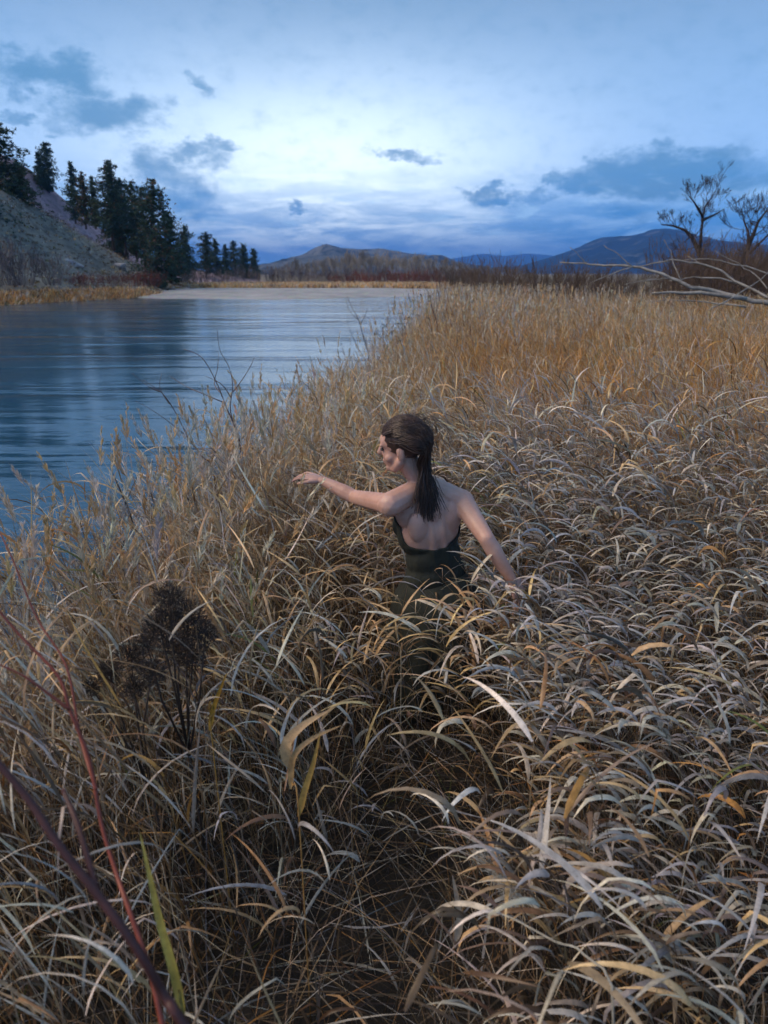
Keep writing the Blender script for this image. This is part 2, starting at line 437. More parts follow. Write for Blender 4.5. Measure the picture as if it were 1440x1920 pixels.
# far hills
def far_hill(name, sky, depth_f, base_v, mat, amp, ns, seed, front, backd):
    C3 = [W(u, v, d) for (u, v, d) in sky]
    F3 = [Vector((c.x * (1 - front / c.y), c.y - front, -2.0)) for c in C3]
    m3 = [F3[i].lerp(C3[i], .45) + Vector((0, 0, -.06 * C3[i].z)) for i in range(len(C3))]
    B3 = [Vector((c.x * (1 + backd / c.y), c.y + backd, -2.0)) for c in C3]
    return loft(name, [F3, m3, C3, B3], mat, amp, ns, seed, (14, 12))
M_HILL = hill_mat('grassy_hill', (.085, .10, .11), (.14, .145, .135), (.015, .024, .03), .006, .53)
far_hill('hill', [(420,520,1500),(488,505,1480),(540,483,1450),(585,467,1450),(625,458,1450),(662,461,1460),(700,464,1480),(750,471,1500),(820,486,1520),(900,498,1540),(980,512,1560)], 0, 0, M_HILL, 90, 240, 71, 600, 700)
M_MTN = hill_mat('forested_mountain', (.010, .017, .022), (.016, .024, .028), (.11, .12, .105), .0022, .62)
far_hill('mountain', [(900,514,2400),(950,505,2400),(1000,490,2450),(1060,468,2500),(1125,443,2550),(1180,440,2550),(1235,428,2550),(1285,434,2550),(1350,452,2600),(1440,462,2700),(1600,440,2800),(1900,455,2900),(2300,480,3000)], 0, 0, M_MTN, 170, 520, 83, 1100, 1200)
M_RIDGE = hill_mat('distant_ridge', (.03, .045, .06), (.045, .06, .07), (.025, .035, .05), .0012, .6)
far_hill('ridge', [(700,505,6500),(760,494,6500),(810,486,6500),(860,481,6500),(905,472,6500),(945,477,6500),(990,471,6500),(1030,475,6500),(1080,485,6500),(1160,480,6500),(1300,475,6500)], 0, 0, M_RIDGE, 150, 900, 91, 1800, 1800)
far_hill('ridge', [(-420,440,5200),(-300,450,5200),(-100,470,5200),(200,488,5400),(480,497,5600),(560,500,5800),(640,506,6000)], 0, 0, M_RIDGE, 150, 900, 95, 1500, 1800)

# ------------------------------------------------------------------ trees
def pine_meshes(seed, H, wid, brown=0.0, lo=.12):
    r = random.Random(seed)
    tr = MB(); tr.col = (.085, .06, .045)
    lean = (r.uniform(-.03, .03), r.uniform(-.03, .03))
    ax = lambda h: Vector((lean[0] * h + .12 * math.sin(h * .5 + seed), lean[1] * h, h))
    tr.tube([ax(H * t) for t in (0, .15, .35, .6, .82, 1)], [H * .017, H * .0145, H * .012, H * .008, H * .0045, .012], 7)
    cw = MB()
    h = H * lo
    while h < H * .985:
        t = (h / H - lo) / (1 - lo)
        env = (min(1, t * 3.0 + .5)) * (1 - t) ** .55 * 1.3 + .06
        for _ in range(r.choice((2, 3, 3, 4))):
            a = r.uniform(0, 2 * math.pi); L = wid * env * r.uniform(.35, 1.25)
            if r.random() < .13: L *= .4
            up = r.uniform(-.25, .15) + .45 * t
            d = Vector((math.cos(a), math.sin(a), up)); p0 = ax(h)
            pts = [p0, p0 + d * L * .5 + Vector((0, 0, -.03 * L)), p0 + d * L + Vector((0, 0, .1 * L))]
            tr.tube(pts, [.012 * L + .012, .008 * L + .01, .008], 3, False)
            ncl = max(6, int(L * 13))
            for k in range(ncl):
                s = r.uniform(.15, 1.03); q = p0 + d * L * s + Vector((r.gauss(0, .13 * L + .05), r.gauss(0, .13 * L + .05), r.gauss(.04, .10 * L + .06)))
                b = r.random() < brown
                g_ = r.uniform(.6, 1.35)
                cw.col = (.16 * g_, .09 * g_, .045 * g_) if b else (.055 * g_, .09 * g_, .055 * g_)
                for _ in range(6):
                    dv = Vector((r.gauss(0, 1), r.gauss(0, 1), r.gauss(.35, .8))).normalized()
                    sd_ = dv.cross(Vector((r.gauss(0, 1), r.gauss(0, 1), r.gauss(0, 1)))).normalized()
                    cw.blade(q - dv * .05, dv, r.uniform(.24, .52), r.uniform(.09, .2), sd_)
        h += H * r.uniform(.014, .026)
    return tr.mesh('trunk', M_BARK), cw.mesh('crown', M_NEEDLE, False)
PINES = {k: pine_meshes(*a) for k, a in {
    'tall': (1, 15.5, 2.3, .03), 'open': (2, 14, 2.3, .05, .16), 'cone': (3, 10, 2.1, 0, .05), 'rusty': (4, 13, 1.9, .42, .1),
    'specked': (5, 15.5, 3.0, .13, .06), 'slim': (6, 11, 1.35, 0, .08), 'wide': (8, 10, 2.6, .02, .05)}.items()}
PH = {'tall': 15.5, 'open': 14, 'cone': 10, 'rusty': 13, 'specked': 15.5, 'slim': 11, 'wide': 10}
def pine(kind, u, vtop, vbase, Y, label, rz=0.0, wide=1.0, group='pines on the left hillside'):
    b = W(u, vbase, Y); t = W(u, vtop, Y); s = (t.z - b.z) / PH[kind]
    dx = t.x - b.x; b.x += dx * .3
    e = empty('pine_tree', b, rz); e.scale = (s * wide * 1.12, s * wide * 1.12, s)
    e.rotation_euler = (Matrix.Rotation(math.atan2(dx * .5, t.z - b.z), 3, 'Y') @ Matrix.Rotation(rz, 3, 'Z')).to_euler()
    tr, cw = PINES[kind]
    link('trunk', tr, e); link('crown', cw, e)
    tag(e, label, 'pine tree', group)
pine('tall', 5, 226, 470, 74, 'tall dark pine at the left picture edge, highest on the hillside', .4, 1.5)
pine('wide', 40, 300, 445, 79, 'broad low pine just right of the tallest hillside pine', 1.2, .8)
pine('specked', -75, 180, 500, 66, 'dark pine cut off by the left picture edge', 2.2)
pine('cone', 88, 268, 362, 117, 'lone cone-shaped pine standing high on the purple scree ridge', .2, .9)
pine('slim', 72, 284, 352, 115, 'thin small pine beside the lone pine on the scree ridge', .9, 1.2)
pine('slim', 137, 302, 420, 112, 'slender pointed pine left of the rust-brown pine', 1.9, 1.0)
pine('rusty', 158, 322, 430, 88, 'rust-brown half-dead pine on the slope', .5, 1.0)
pine('slim', 176, 330, 430, 93, 'narrow green pine right behind the rust-brown pine', 2.4, 1.1)
pine('open', 206, 298, 470, 86, 'tallest open-crowned pine in the middle of the hillside row', 1.1, 1.05)
pine('open', 232, 333, 478, 90, 'open pine just right of the tallest one in the row', 2.9, .9)
pine('tall', 252, 340, 490, 92, 'dark pine left of the big cone-specked pine', 1.7, .95)
pine('specked', 288, 337, 545, 78, 'big full pine with brown cone clusters at the foot of the slope', .3, .95)
pine('slim', 316, 395, 535, 84, 'small dark pine tucked behind the right side of the big full pine', .8, 1.3)
pine('tall', 268, 352, 500, 96, 'dark pine half hidden behind the left side of the big full pine', 2.7, 1.1)
pine('cone', 222, 380, 490, 97, 'lower pine filling the gap behind the tallest open one', .6, 1.1)
pine('wide', 348, 424, 528, 125, 'bushy pine just right of the big full pine', 2.0, .7)
pine('open', 384, 434, 528, 140, 'first pine of the small far group along the river bend', .1, 1.15)
pine('slim', 405, 447, 526, 150, 'thin sparse pine in the far group, left of centre', 1.6, 1.1)
pine('slim', 424, 458, 525, 158, 'shortest thin pine in the far group', 2.6, 1.2)
pine('tall', 440, 452, 526, 165, 'broad pine in the far group beside the hill', 1.0, 1.35)
pine('wide', 458, 458, 528, 170, 'rounded pine second from the right end of the far group', .5, .75)
pine('cone', 476, 467, 526, 176, 'pointed pine at the right end of the far group', 2.2, .85)

def grow(mb, p, d, L, r, lev, rr, bend=.25, up=.12, splits=(2, 3), decay=.72, sides=5, minr=.006, spread=.6):
    n = 4; pts = [p.copy()]; rad = [r]; q = p.copy(); dd = d.normalized()
    for i in range(n):
        dd = (dd + Vector((rr.gauss(0, bend), rr.gauss(0, bend), rr.gauss(up, bend * .6))) * .5).normalized()
        q = q + dd * L / n; pts.append(q.copy()); rad.append(max(minr, r * (1 - .45 * (i + 1) / n)))
    mb.tube(pts, rad, sides if lev > 1 else 3, lev > 2)
    if lev <= 0: return
    for k in range(rr.choice(splits)):
        i = rr.choice((2, 3, 4, 4)) if k else 4
        ax = Vector((rr.gauss(0, 1), rr.gauss(0, 1), rr.gauss(0, .5))).normalized()
        nd = (dd + ax * spread * rr.uniform(.6, 1.3)).normalized()
        grow(mb, pts[i], nd, L * decay * rr.uniform(.75, 1.15), max(minr, rad[i] * .72), lev - 1, rr, bend, up, splits, decay, sides, minr, spread)

# grove of leafless trees across the river
def bare_mesh(seed, H, col, lev=6, spread=.42, up=.32):
    rr = random.Random(seed); mb = MB(); mb.col = col
    for k in range(rr.choice((1, 2, 2))):
        grow(mb, Vector((rr.uniform(-.3, .3), rr.uniform(-.3, .3), 0)), Vector((rr.uniform(-.2, .2), rr.uniform(-.2, .2), 1)), H * .33, H * .013, lev, rr, .18, up, (2, 2, 3), .8, 4, .024, spread)
    z = max(v[2] for v in mb.v); mb.v = [(v[0] * H / z, v[1] * H / z, v[2] * H / z) for v in mb.v]
    return mb.mesh('crown', M_TWIG)
GREY = (.27, .245, .22)
GROVE = [bare_mesh(100 + k, 9, (GREY[0] * f, GREY[1] * f, GREY[2] * f)) for k, f in enumerate((.8, 1.0, 1.2, .7, 1.1, .95))]
rr = random.Random(3)
for k in range(90):
    u = 515 + 380 * (k + rr.uniform(-.4, .4)) / 89
    Y = rr.uniform(118, 165)
    topv = np.interp(u, [515, 545, 600, 680, 720, 800, 860, 900], [505, 487, 478, 466, 470, 478, 492, 500]) + rr.uniform(-6, 14)
    b = WZ(u, 520, -.35) if False else W(u, 520, Y); b.z = -.3
    t = W(u, topv, Y); s = (t.z + .3) / 9.0
    o = link('bare_tree', GROVE[k % 6], None, b); o.scale = (s * 1.1, s * 1.1, s); o.rotation_euler = (0, 0, rr.uniform(0, 6.28))
    tag(o, 'leafless grey tree in the grove across the river', 'bare tree', 'bare trees of the grove across the river')
# shrubs
def shrub_mesh(seed, n, H, spread, col, lev=2, r0=.02, minr=.008):
    rr = random.Random(seed); mb = MB()
    for k in range(n):
        g_ = rr.uniform(.6, 1.3); mb.col = (col[0] * g_, col[1] * g_, col[2] * g_)
        a = rr.uniform(0, 6.28); o = rr.random() ** .5
        grow(mb, Vector((math.cos(a) * o * spread * .35, math.sin(a) * o * spread * .35, 0)), Vector((math.cos(a) * o * .7, math.sin(a) * o * .7, 1)), H * rr.uniform(.35, .6), r0, lev, rr, .2, .2, (2, 3), .7, 3, minr, .45)
    return mb.mesh('shrub', M_TWIG)
SH_RED = [shrub_mesh(200 + k, 26, 2.6, 2.2, (.16, .055, .04), 2, .022, .016) for k in range(3)]
SH_GREY = [shrub_mesh(220 + k, 26, 3.0, 2.4, (.15, .125, .125), 2, .03, .017) for k in range(3)]
SH_BRN = [shrub_mesh(240 + k, 24, 2.0, 1.6, (.11, .075, .055), 3, .013, .005) for k in range(4)]
def shrub(meshes, k, p, s, label, group, name='shrub'):
    o = link(name, meshes[k % len(meshes)], None, p); o.scale = (s, s, s * .9); o.rotation_euler = (0, 0, k * 1.7)
    tag(o, label, 'shrub', group)
for k in range(15):
    u = 628 + k * 14 + rr.uniform(-6, 6); Y = rr.uniform(100, 114); b = W(u, 520, Y); b.z = -.35
    shrub(SH_RED, k, b, rr.uniform(.7, 1.15), 'low red-stemmed willow shrub before the grove', 'red willows before the grove', 'willow_shrub')
for k in range(9):
    u = 330 + k * 19 + rr.uniform(-6, 6); Y = rr.uniform(96, 112); b = W(u, 520, Y); b.z = -.35
    shrub(SH_GREY, k, b, rr.uniform(.75, 1.2), 'bare grey shrub at the river bend under the far pines', 'grey shrubs at the river bend')
for k, (u, v, Y, s) in enumerate([(15, 535, 56, 1.5), (45, 535, 58, 1.1), (98, 535, 60, 1.0), (-30, 535, 54, 1.5)]):
    b = W(u, v, Y)
    shrub(SH_GREY, k, b, s, ['large bare grey shrub at the left edge above the bank', 'bare grey shrub second from the left edge above the bank', 'round bare shrub standing alone on the lower slope', 'grey shrub mostly cut off by the left picture edge'][k], 'shrubs at the hillside foot')
for k in range(12):
    u = 110 + k * 17 + rr.uniform(-5, 5); Y = rr.uniform(60, 66); b = W(u, 537, Y)
    shrub(SH_RED, k, b, rr.uniform(.35, .6), 'low reddish shrub along the foot of the hillside', 'reddish shrubs along the hillside foot', 'willow_shrub')

for k in range(46):
    u = 505 + 400 * (k + rr.uniform(-.4, .4)) / 45; Y = rr.uniform(114, 160); b = W(u, 520, Y); b.z = -.35
    shrub(SH_GREY, k, b, rr.uniform(.8, 1.5), 'bare grey bush filling the floor of the grove', 'grey bushes among the grove trees')
# pale outcrops on the slope
m = Mat('pale_rock'); nn = m.noise(2.2, 6, .65); m.col(m.ramp(nn, [(.3, (.28, .26, .27)), (.7, (.5, .46, .47))])); m.set(Roughness=.9); m.bump(nn, .8, .15)
M_ROCK = m.m
def rock(name, p, s, seed, label):
    bm = bmesh.new(); bmesh.ops.create_icosphere(bm, subdivisions=3, radius=1)
    r_ = random.Random(seed); off = [Vector((r_.gauss(0, 1), r_.gauss(0, 1), r_.gauss(0, 1))).normalized() for _ in range(14)]
    for v in bm.verts:
        d = v.co.normalized(); f = 1.0
        for q in off: f = min(f, .62 / max(.25, d.dot(q)) if d.dot(q) > .5 else 1.0)
        v.co = Vector((d.x * f * s[0], d.y * f * s[1], d.z * f * s[2]))
    me = bpy.data.meshes.new(name); bm.to_mesh(me); bm.free(); me.materials.append(M_ROCK)
    o = link(name, me, None, p); o.rotation_euler = (.1, .35, seed); tag(o, label, 'rock', 'pale outcrops on the hillside')
def on_spur(u, v):
    """point of the hillside seen at a pixel"""
    P = SPUR_B.reshape(-1, 3); d = ray(u, v)
    q = P - np.array([0, 0, CAM_Z]); pu = 720 + FPX * q[:, 0] / (q[:, 1] * CP - q[:, 2] * SP); pv = 960 - FPX * (q[:, 1] * SP + q[:, 2] * CP) / (q[:, 1] * CP - q[:, 2] * SP)
    e = (pu - u) ** 2 + (pv - v) ** 2 + np.where(np.arange(len(P)) > len(P) * .68, 1e6, 0)
    return Vector(P[int(np.argmin(e))])
rock('rock_outcrop', on_spur(140, 494), (1.5, .9, .5), 1, 'pale rock patch on the middle of the grassy slope')
rock('rock_outcrop', on_spur(226, 504), (1.7, 1.0, .8), 2, 'pale rock outcrop low on the slope left of the big pine')

# cottonwoods on the right
def limb(mb, pts, r0, r1, rr, lev=3, every=2, tw=.9):
    n = len(pts); rad = [r0 + (r1 - r0) * i / (n - 1) for i in range(n)]
    mb.tube(pts, rad, 7)
    for i in range(2, n):
        for _ in range(every):
            t = (pts[i] - pts[i - 1]).normalized()
            d = (t * .5 + Vector((rr.gauss(0, 1), rr.gauss(0, 1), rr.gauss(.35, .7))).normalized()).normalized()
            grow(mb, pts[i].lerp(pts[i - 1], rr.random()), d, tw * rr.uniform(.6, 1.3), rad[i] * .36, lev + 1, rr, .16, .12, (2, 3), .80, 4, .007, .42)
def cottonwood(limbs, Y, label, seed, tw):
    rr = random.Random(seed); e = empty('cottonwood_tree', (0, 0, 0))
    base = W(limbs[0][0][0], 520, Y); base.z = -.3; e.location = base
    for i, L in enumerate([[(u, 520 - (520 - v) * .84, d) for (u, v, d) in L] for L in limbs]):
        mb = MB(); mb.col = (.042, .034, .031)
        pts = [W(u, v, Y + dy) - base for (u, v, dy) in L]
        if i == 0: pts[0].z = 0
        limb(mb, pts, .22 if i == 0 else .10, .035 if i == 0 else .018, rr, 3, 4, tw)
        mb.build('trunk' if i == 0 else 'limb', M_BARK, e)
    tag(e, label, 'bare tree')
cottonwood([[(1330,520,0),(1318,488,0),(1308,455,0),(1298,432,.5),(1285,415,.5),(1262,405,1),(1240,402,1)],
            [(1312,466,0),(1315,420,-.5),(1318,385,-.5),(1322,362,0),(1335,340,0),(1342,326,.4)],
            [(1318,385,-.5),(1308,365,-1),(1300,350,-1),(1292,338,-1.4)], [(1318,392,-.5),(1340,380,.4),(1358,368,.8)]], 42, 'leaning bare tree with a forked trunk above the fallen tree', 5, .5)
cottonwood([[(1378,520,0),(1390,490,0),(1402,455,0),(1412,425,.5),(1422,395,.5),(1438,370,1)],
            [(1395,478,0),(1415,455,-.5),(1440,425,-1),(1462,400,-1)],
            [(1405,448,0),(1403,420,.5),(1395,395,1),(1392,375,1)]], 36, 'dark bare tree leaning right at the right picture edge', 9, .55)
cottonwood([[(1475,520,0),(1480,470,0),(1470,430,0),(1452,400,.5),(1440,380,.5)], [(1478,450,0),(1500,410,0),(1515,380,.5)]], 40, 'bare tree half hidden past the right picture edge', 12, .5)

# brush belt behind the meadow on the right
rr = random.Random(17)
for k in range(44):
    u = 850 + 640 * (k + rr.uniform(-.4, .4)) / 43; Y = rr.uniform(27, 46)
    b = W(u, 530, Y); b.z = -.3
    shrub(SH_BRN, k, b, rr.uniform(.7, 1.55) * (1.2 if u > 1300 else .9), 'leafless brown shrub in the thicket behind the meadow', 'brown thicket behind the meadow')

for k in range(16):
    u = 1270 + 230 * (k + rr.uniform(-.4, .4)) / 15; Y = rr.uniform(30, 40); b = W(u, 530, Y); b.z = -.3
    shrub(SH_BRN, k, b, rr.uniform(1.1, 1.75), 'tall tangled brown shrub at the foot of the bare trees', 'tangled shrubs under the right-hand trees')
# fallen silvery tree
m = Mat('weathered_wood'); nn = m.noise(5, 6, .65, stretch=(1, 1, 1)); m.col(m.ramp(nn, [(.3, (.11, .10, .09)), (.55, (.25, .235, .215)), (.75, (.36, .35, .33))])); m.set(Roughness=.8); m.bump(nn, .5, .02)
M_LOG = m.m
FY = 17.5
ft = empty('fallen_tree', (0, 0, 0)); fb = W(1700, 560, FY - 1); fb.z = -.1; ft.location = fb
def flimb(pts, r0, r1, name, dy=0.0):
    mb = MB(); P = [W(u, v, FY + dy + e) - fb for (u, v, e) in pts]; n = len(P)
    Q = []
    for i in range(n - 1):
        for s in (0, .33, .67): Q.append(P[i].lerp(P[i + 1], s) + Vector((random.gauss(0, .012), 0, random.gauss(0, .015))))
    Q.append(P[-1])
    mb.tube(Q, [r0 + (r1 - r0) * i / (len(Q) - 1) for i in range(len(Q))], 8); mb.build(name, M_LOG, ft)
flimb([(1700,592,-1.5),(1580,582,-1),(1440,569,-.5),(1402,561,-.4),(1342,547,0),(1297,539,0),(1256,520,.2),(1215,505,.4),(1170,497,.6),(1132,499,.8),(1095,493,1),(1050,492,1.2)], .085, .016, 'trunk')
flimb([(1500,585,-.8),(1440,555,0),(1376,527,.6),(1350,507,.8),(1305,492,1),(1260,488,1.1),(1222,495,1.2),(1192,501,1.2)], .045, .014, 'limb')
flimb([(1400,561,-.4),(1312,548,-.3),(1262,549,-.2),(1222,550,-.2)], .06, .035, 'limb')
flimb([(1392,534,.6),(1350,522,.7),(1301,520,.9),(1255,526,1)], .03, .012, 'limb')
for L, r0 in ([[(1188,500,.5),(1150,512,.3),(1110,529,.1)], .02], [[(1188,500,.5),(1160,478,.6),(1132,460,.8)], .014], [[(1100,493,1),(1085,478,1),(1069,464,1)], .014],
              [[(1275,524,.2),(1260,490,.6),(1258,471,.7),(1245,449,.8)], .014], [[(1350,507,.8),(1330,500,1.4),(1312,494,1.6),(1290,480,1.9)], .014], [[(1256,520,.2),(1235,524,.1),(1205,526,0),(1170,534,0)], .015],
              [[(1400,575,-1.5),(1340,570,-1.2),(1270,562,-1),(1215,566,-.8)], .03], [[(1460,520,1.5),(1400,500,1.8),(1330,485,2),(1270,489,2.2)], .025], [[(1330,580,-1.6),(1370,560,-1),(1420,530,-.4),(1445,505,0)], .02],
              [[(1440,540,.2),(1415,515,.8),(1385,495,1),(1340,470,1.2)], .018]):
    flimb(L, r0, .008, 'branch')
tag(ft, 'fallen silvery dead tree lying across the far meadow', 'fallen tree')

# ------------------------------------------------------------------ grass
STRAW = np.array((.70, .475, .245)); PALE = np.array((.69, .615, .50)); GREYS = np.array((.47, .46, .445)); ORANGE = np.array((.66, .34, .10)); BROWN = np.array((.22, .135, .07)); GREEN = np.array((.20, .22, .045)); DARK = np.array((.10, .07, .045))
def pick_cols(n, probs, rg):
    pal = np.stack([STRAW, PALE, GREYS, ORANGE, BROWN, GREEN, DARK])
    cs = np.cumsum(probs, -1); cs = cs / cs[..., -1:]
    i = (rg.random((n, 1)) > cs).sum(1)
    return pal[np.clip(i, 0, 6)] * rg.uniform(.75, 1.2, (n, 1)) * (1 + rg.normal(0, .04, (n, 3)))

class Strips:
    def __init__(s): s.V = []; s.Q = []; s.C = []; s.n = 0
    def add(s, P, side, width, col, fold=None, tipcol=None):
        """P (m,k,3) centre lines, side (m,k,3) unit, width (m,k); two or three columns"""
        m_, k = P.shape[:2]
        cols = [P - side * width[..., None] * .5, P + side * width[..., None] * .5]
        if fold is not None: cols.insert(1, P + fold)
        c = len(cols); V = np.stack(cols, 2)                      # m,k,c,3
        idx = np.arange(m_ * k * c).reshape(m_, k, c) + s.n
        q = np.stack([idx[:, :-1, :-1], idx[:, :-1, 1:], idx[:, 1:, 1:], idx[:, 1:, :-1]], -1).reshape(-1, 4)
        s.V.append(V.reshape(-1, 3)); s.Q.append(q); s.n += m_ * k * c
        cc = np.broadcast_to(col[:, None, None, :], (m_, k, c, 3)).copy()
        if tipcol is not None:
            t = np.linspace(0, 1, k)[None, :, None, None]; cc = cc * (1 - t) + tipcol[:, None, None, :] * t
        s.C.append(cc.reshape(-1, 3))
    def tube3(s, P, rad, col):
        """three-sided tubes"""
        m_, k = P.shape[:2]
        V = np.stack([P + rad[..., None] * np.array((math.cos(a), math.sin(a), 0)) for a in (0, 2.094, 4.189)], 2)
        idx = np.arange(m_ * k * 3).reshape(m_, k, 3) + s.n
        qs = [np.stack([idx[:, :-1, j], idx[:, :-1, (j + 1) % 3], idx[:, 1:, (j + 1) % 3], idx[:, 1:, j]], -1).reshape(-1, 4) for j in range(3)]
        s.V.append(V.reshape(-1, 3)); s.Q.append(np.concatenate(qs)); s.n += m_ * k * 3
        s.C.append(np.broadcast_to(col[:, None, None, :], (m_, k, 3, 3)).reshape(-1, 3))
    def tris(self): return sum(len(q) for q in self.Q) * 2
    def build(s, name, mat):
        return link(name, np_mesh(name, np.concatenate(s.V), np.concatenate(s.Q), np.concatenate(s.C), mat))

def unit(a): return a / np.maximum(np.linalg.norm(a, axis=-1, keepdims=True), 1e-9)
def stems(S, base, H, lean, col, rg, rad=.0016, k=5, curve=.5, ribbon=False):
    """returns sampler of the stem curve"""
    t = np.linspace(0, 1, k)[None, :, None]
    def at(tt):                                        # tt (n,) or (n,j)
        tt = np.asarray(tt)
        h = H[:, None] * tt if tt.ndim == 2 else H * tt
        bend = (1 - curve) * tt + curve * tt ** 2
        L = lean[:, None, :] if tt.ndim == 2 else lean
        hh_ = h[..., None] * np.array((0, 0, 1.0)); z = np.sqrt(np.maximum(.08, 1 - (np.linalg.norm(L, axis=-1) * bend / 1) ** 2 * .5))
        xy = L * (bend * (H[:, None] if tt.ndim == 2 else H))[..., None]
        out = np.concatenate([xy, (h * z)[..., None]], -1)
        return out + (base[:, None, :] if tt.ndim == 2 else base)
    T = np.broadcast_to(np.linspace(0, 1, k)[None], (len(H), k))
    P = at(T)
    R_ = rad * (1 - .7 * T) * rg.uniform(.7, 1.3, (len(H), 1))
    if ribbon:
        a = rg.uniform(0, 6.28, len(H)); sd_ = np.stack([np.cos(a), np.sin(a), np.zeros_like(a)], -1)[:, None, :].repeat(k, 1)
        S.add(P, sd_, R_ * 2.4, col)
    else: S.tube3(P, R_, col)
    return at
def leaves(S, p0, az, L, wdt, el0, el1, col, rg, k=8, fold=True, twist=.5, power=1.0, tip=None):
    n = len(L); t = np.linspace(0, 1, k)[None]
    el = el0[:, None] + (el1 - el0)[:, None] * t ** power
    kink = (rg.random((n, 1)) < .16) & (k > 5); el = el - np.where(kink & (t > rg.uniform(.3, .75, (n, 1))), rg.uniform(.6, 1.6, (n, 1)), 0); el = np.maximum(el, -1.55)
    azs = az[:, None] + rg.normal(0, .35, (n, 1)) * t
    D = np.stack([np.cos(azs) * np.cos(el), np.sin(azs) * np.cos(el), np.sin(el)], -1)
    seg = D * (L / (k - 1))[:, None, None]
    P = p0[:, None, :] + np.concatenate([np.zeros((n, 1, 3)), np.cumsum(seg[:, :-1], 1)], 1)
    side0 = np.stack([-np.sin(azs), np.cos(azs), np.zeros_like(azs)], -1)
    up = np.cross(D, side0) * -1
    tw = rg.normal(0, twist, (n, 1)) + rg.normal(0, twist * 1.1, (n, 1)) * t
    side = side0 * np.cos(tw)[..., None] + up * np.sin(tw)[..., None]
    prof = np.minimum(1, (t * 5 + .35)) * (1 - t ** 2.2) + .03
    Wd = wdt[:, None] * prof
    fo = None
    if fold: fo = np.cross(D, side) * (Wd * .16)[..., None]
    S.add(P, side, Wd, col, fo, tip)
def plumes(S, p, d, L, n_each, col, rg, wide=.012, sp=.02):
    """narrow feathery seed heads: many slim spikelets along the tip"""
    n = len(L); tt = rg.random((n, n_each)); q = p[:, None, :] + d[:, None, :] * (L[:, None] * tt)[..., None]
    a = rg.uniform(0, 6.28, (n, n_each)); rad = sp * (1 - tt) + .003
    out = np.stack([np.cos(a), np.sin(a), np.zeros_like(a)], -1)
    dd = unit(d[:, None, :] * 1.0 + out * rg.uniform(.15, .55, (n, n_each, 1)))
    q0 = (q + out * .001).reshape(-1, 3); dd = dd.reshape(-1, 3); ll = (rad * rg.uniform(.8, 1.6, (n, n_each)) + .012).reshape(-1)
    P = np.stack([q0, q0 + dd * ll[:, None] * .5, q0 + dd * ll[:, None]], 1)
    sd_ = unit(np.cross(dd, rg.normal(0, 1, dd.shape)))[:, None, :].repeat(3, 1)
    w_ = np.stack([np.full(len(ll), .25), np.ones(len(ll)), np.full(len(ll), .08)], 1) * wide * .35
    S.add(P, sd_, w_, np.repeat(col, n_each, 0) * rg.uniform(.85, 1.15, (n * n_each, 1)))

def in_view(x, y, margin):
    d = np.hypot(x, y)
    return (np.abs(x) < (y + .2) * .64 + margin) & (y > .12)
def scatter(x0, x1, y0, y1, dens, rg, keep):
    n = int((x1 - x0) * (y1 - y0) * dens)
    x = rg.uniform(x0, x1, n); y = rg.uniform(y0, y1, n); k = keep(x, y, rg.random(n))
    x, y = x[k], y[k]
    return np.stack([x, y, ground_z(x, y)], -1)
PERSON = (.19, 2.73)
def person_d(x, y): return np.hypot((x - PERSON[0]) / 1.0, (y - PERSON[1]) / 1.0)

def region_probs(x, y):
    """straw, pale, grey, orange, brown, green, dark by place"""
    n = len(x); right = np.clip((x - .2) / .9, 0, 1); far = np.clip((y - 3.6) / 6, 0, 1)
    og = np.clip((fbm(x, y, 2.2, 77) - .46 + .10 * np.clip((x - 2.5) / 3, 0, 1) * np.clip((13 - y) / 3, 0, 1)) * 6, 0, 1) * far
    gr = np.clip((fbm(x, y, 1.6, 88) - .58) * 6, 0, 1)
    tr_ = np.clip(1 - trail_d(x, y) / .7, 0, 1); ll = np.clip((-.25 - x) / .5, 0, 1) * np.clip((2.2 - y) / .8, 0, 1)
    return np.stack([.55 + .25 * (1 - right) - .3 * right * (1 - far), .26 + .2 * right * (1 - far) + .42 * (1 - right), .12 + .7 * np.maximum(right, tr_) * (1 - far), .02 + 1.1 * og + .16 * far + .2 * ll, .12 + .1 * og + .3 * tr_ + .2 * ll, .015 + .35 * gr * (x > 3.2), .02 + .25 * tr_], -1)  # greyer, browner, darker mix towards the trail puts shade into the grass colours

